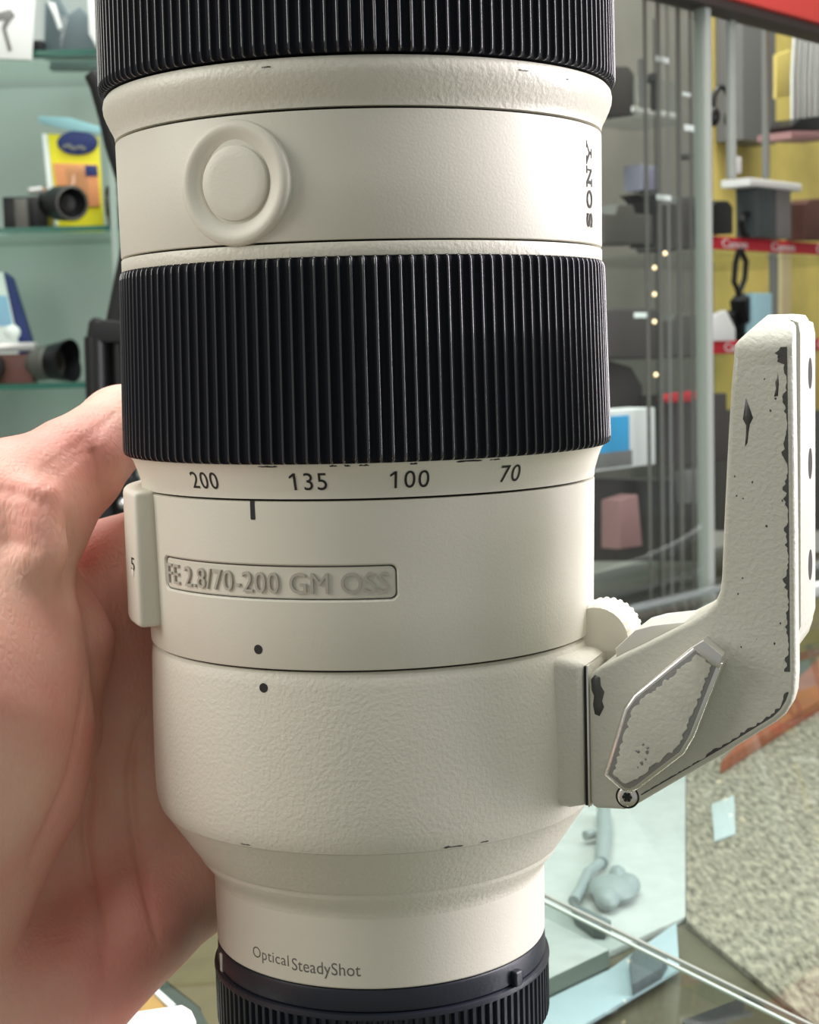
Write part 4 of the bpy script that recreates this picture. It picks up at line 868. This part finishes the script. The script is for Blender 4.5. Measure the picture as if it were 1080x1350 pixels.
put('compact_camera', spoly([(1044, 166), (1056, 156), (1090, 152), (1090, 172), (1046, 172)], 240, 30, 2), K['black'], 'black camera lying under the striped packets', 'camera')
put('pink_shelf_strip', spoly([(1044, 173), (1100, 173), (1100, 184), (1044, 182)], 236, 40, 1), K['pink'], 'pinkish strip under the black camera', 'strip')
put('yellow_sign', spoly([(1024, 72), (1043, 66), (1043, 126), (1024, 130)], 300, 4, .5), C('pale_yellow_card', 226, 206, 120), 'pale yellow card left of the striped packets', 'card')
T = Matrix.Translation(Vector(L(952, 142, 180))) @ Matrix([[PD[0], 0, PN[0]], [PD[1], 0, PN[1]], [0, 1, 0]]).to_4x4()
hp = thing('headphones', L(952, 165, 180), 'dark headphones hanging beside the glass edge at the top of the mustard bay', 'headphones')
obj('headband', MB().tube([T @ Vector((15 * math.cos(t), 18 * math.sin(t), 0)) for t in np.linspace(-.4, 3.54, 22)], 2.4, 10), K['black'], hp)
for s in (-1, 1): obj('ear_cup', MB().ball(T @ Vector((14.5 * s, -9, 0)), (6, 6, 9), 16), K['black'], hp)
put('small_tag', slab(968, 206, 978, 228, 150, 3, .4), K['white'], 'tall white tag hanging below the pale glass edge in the mustard bay', 'tag')
ry = lambda x: 312 + (x - 937) * 8 / 143
zr1 = sl(937, 311, RO)[1]; zr2 = sl(937, 450, RO)[1]
sp1 = thing('speaker', L(1022, 316, 230), 'grey and black speaker with a wide white lid on the upper red rail', 'speaker')
obj('lid', slab(990, 238, 1058, 248, 225, 34, 1.5), K['white'], sp1)
obj('dark_side', bottom(slab(1000, 248.3, 1024, 318, 230, 26, 2), zr1), C('slate', 66, 76, 78), sp1)
obj('pale_side', bottom(slab(1024.3, 248.3, 1044, 318, 230, 26, 2), zr1), K['grey'], sp1)
def coil(x, y, o, r, label, name='cable_coil'):
    T = Matrix.Translation(Vector(L(x, y, o))) @ Matrix([[PD[0], 0, PN[0]], [PD[1], 0, PN[1]], [0, 1, 0]]).to_4x4()
    put(name, MB().tube([T @ Vector(((r + .6 * math.sin(3 * t)) * math.cos(t), (r * 1.25) * math.sin(t), 1.6 * t / 6.28)) for t in np.linspace(0, 18.8, 90)], 1.9, 8), K['black'], label, 'cable')
coil(987, 296, 240, 9, 'black cable coil on the mustard panel left of the speaker')
put('zoom_lens', bottom(spoly([(941, 276), (948, 270), (962, 270), (968, 278), (968, 314), (941, 314)], 232, 24, 3), zr1), K['black'], 'short black lens on the upper red rail beside the glass edge', 'camera lens')
put('leather_pouch', bottom(spoly([(1062, 272), (1070, 266), (1100, 264), (1100, 320), (1062, 320)], 230, 24, 3), zr1), K['brown'], 'brown leather pouch on the upper red rail at the right', 'pouch')
put('neck_strap', MB().tube([L(x, y, 250) for x, y in ((976, 328), (984, 345), (982, 368), (974, 388), (968, 372), (970, 346), (975, 329))], 3.0, 8), K['black'], 'black neck strap looped below the upper red rail', 'strap')
put('light_stand', MB().tube([L(1021, 322, 300), L(1022, 455, 300)], 6, 14), K['grey'], 'thick grey light stand between the two red rails', 'stand')
put('cream_post', slab(1031, 322, 1044, 452, 290, 10, 1), K['cream'], 'cream upright strip right of the grey light stand', 'post')
cd_ = thing('card_reader', L(1003, 425, 250), 'black and white card reader standing behind the lens foot', 'card reader')
obj('reader_body', spoly([(984, 396), (992, 386), (1000, 388), (1000, 424), (988, 426)], 250, 20, 2), K['black'], cd_)
obj('white_front', bottom(slab(996, 388, 1019, 450, 244, 12, 2), zr2), K['pblue'], cd_)
put('instruction_card', bottom(spoly([(940, 420), (958, 412), (970, 436), (970, 452), (940, 452)], 240, 8, .5), zr2), K['white'], 'white folded card at the left end of the lower red rail', 'card')
put('battery_grip', bottom(spoly([(966, 420), (974, 412), (986, 430), (988, 452), (970, 452)], 262, 18, 2), zr2), K['black'], 'black battery grip behind the white folded card', 'camera grip')
put('storage_bin', spoly([(950, 540), (1100, 540), (1100, 700), (950, 700)], 330, 50, 3), K['mgrey'], 'grey storage bin below the lower red rail', 'bin')
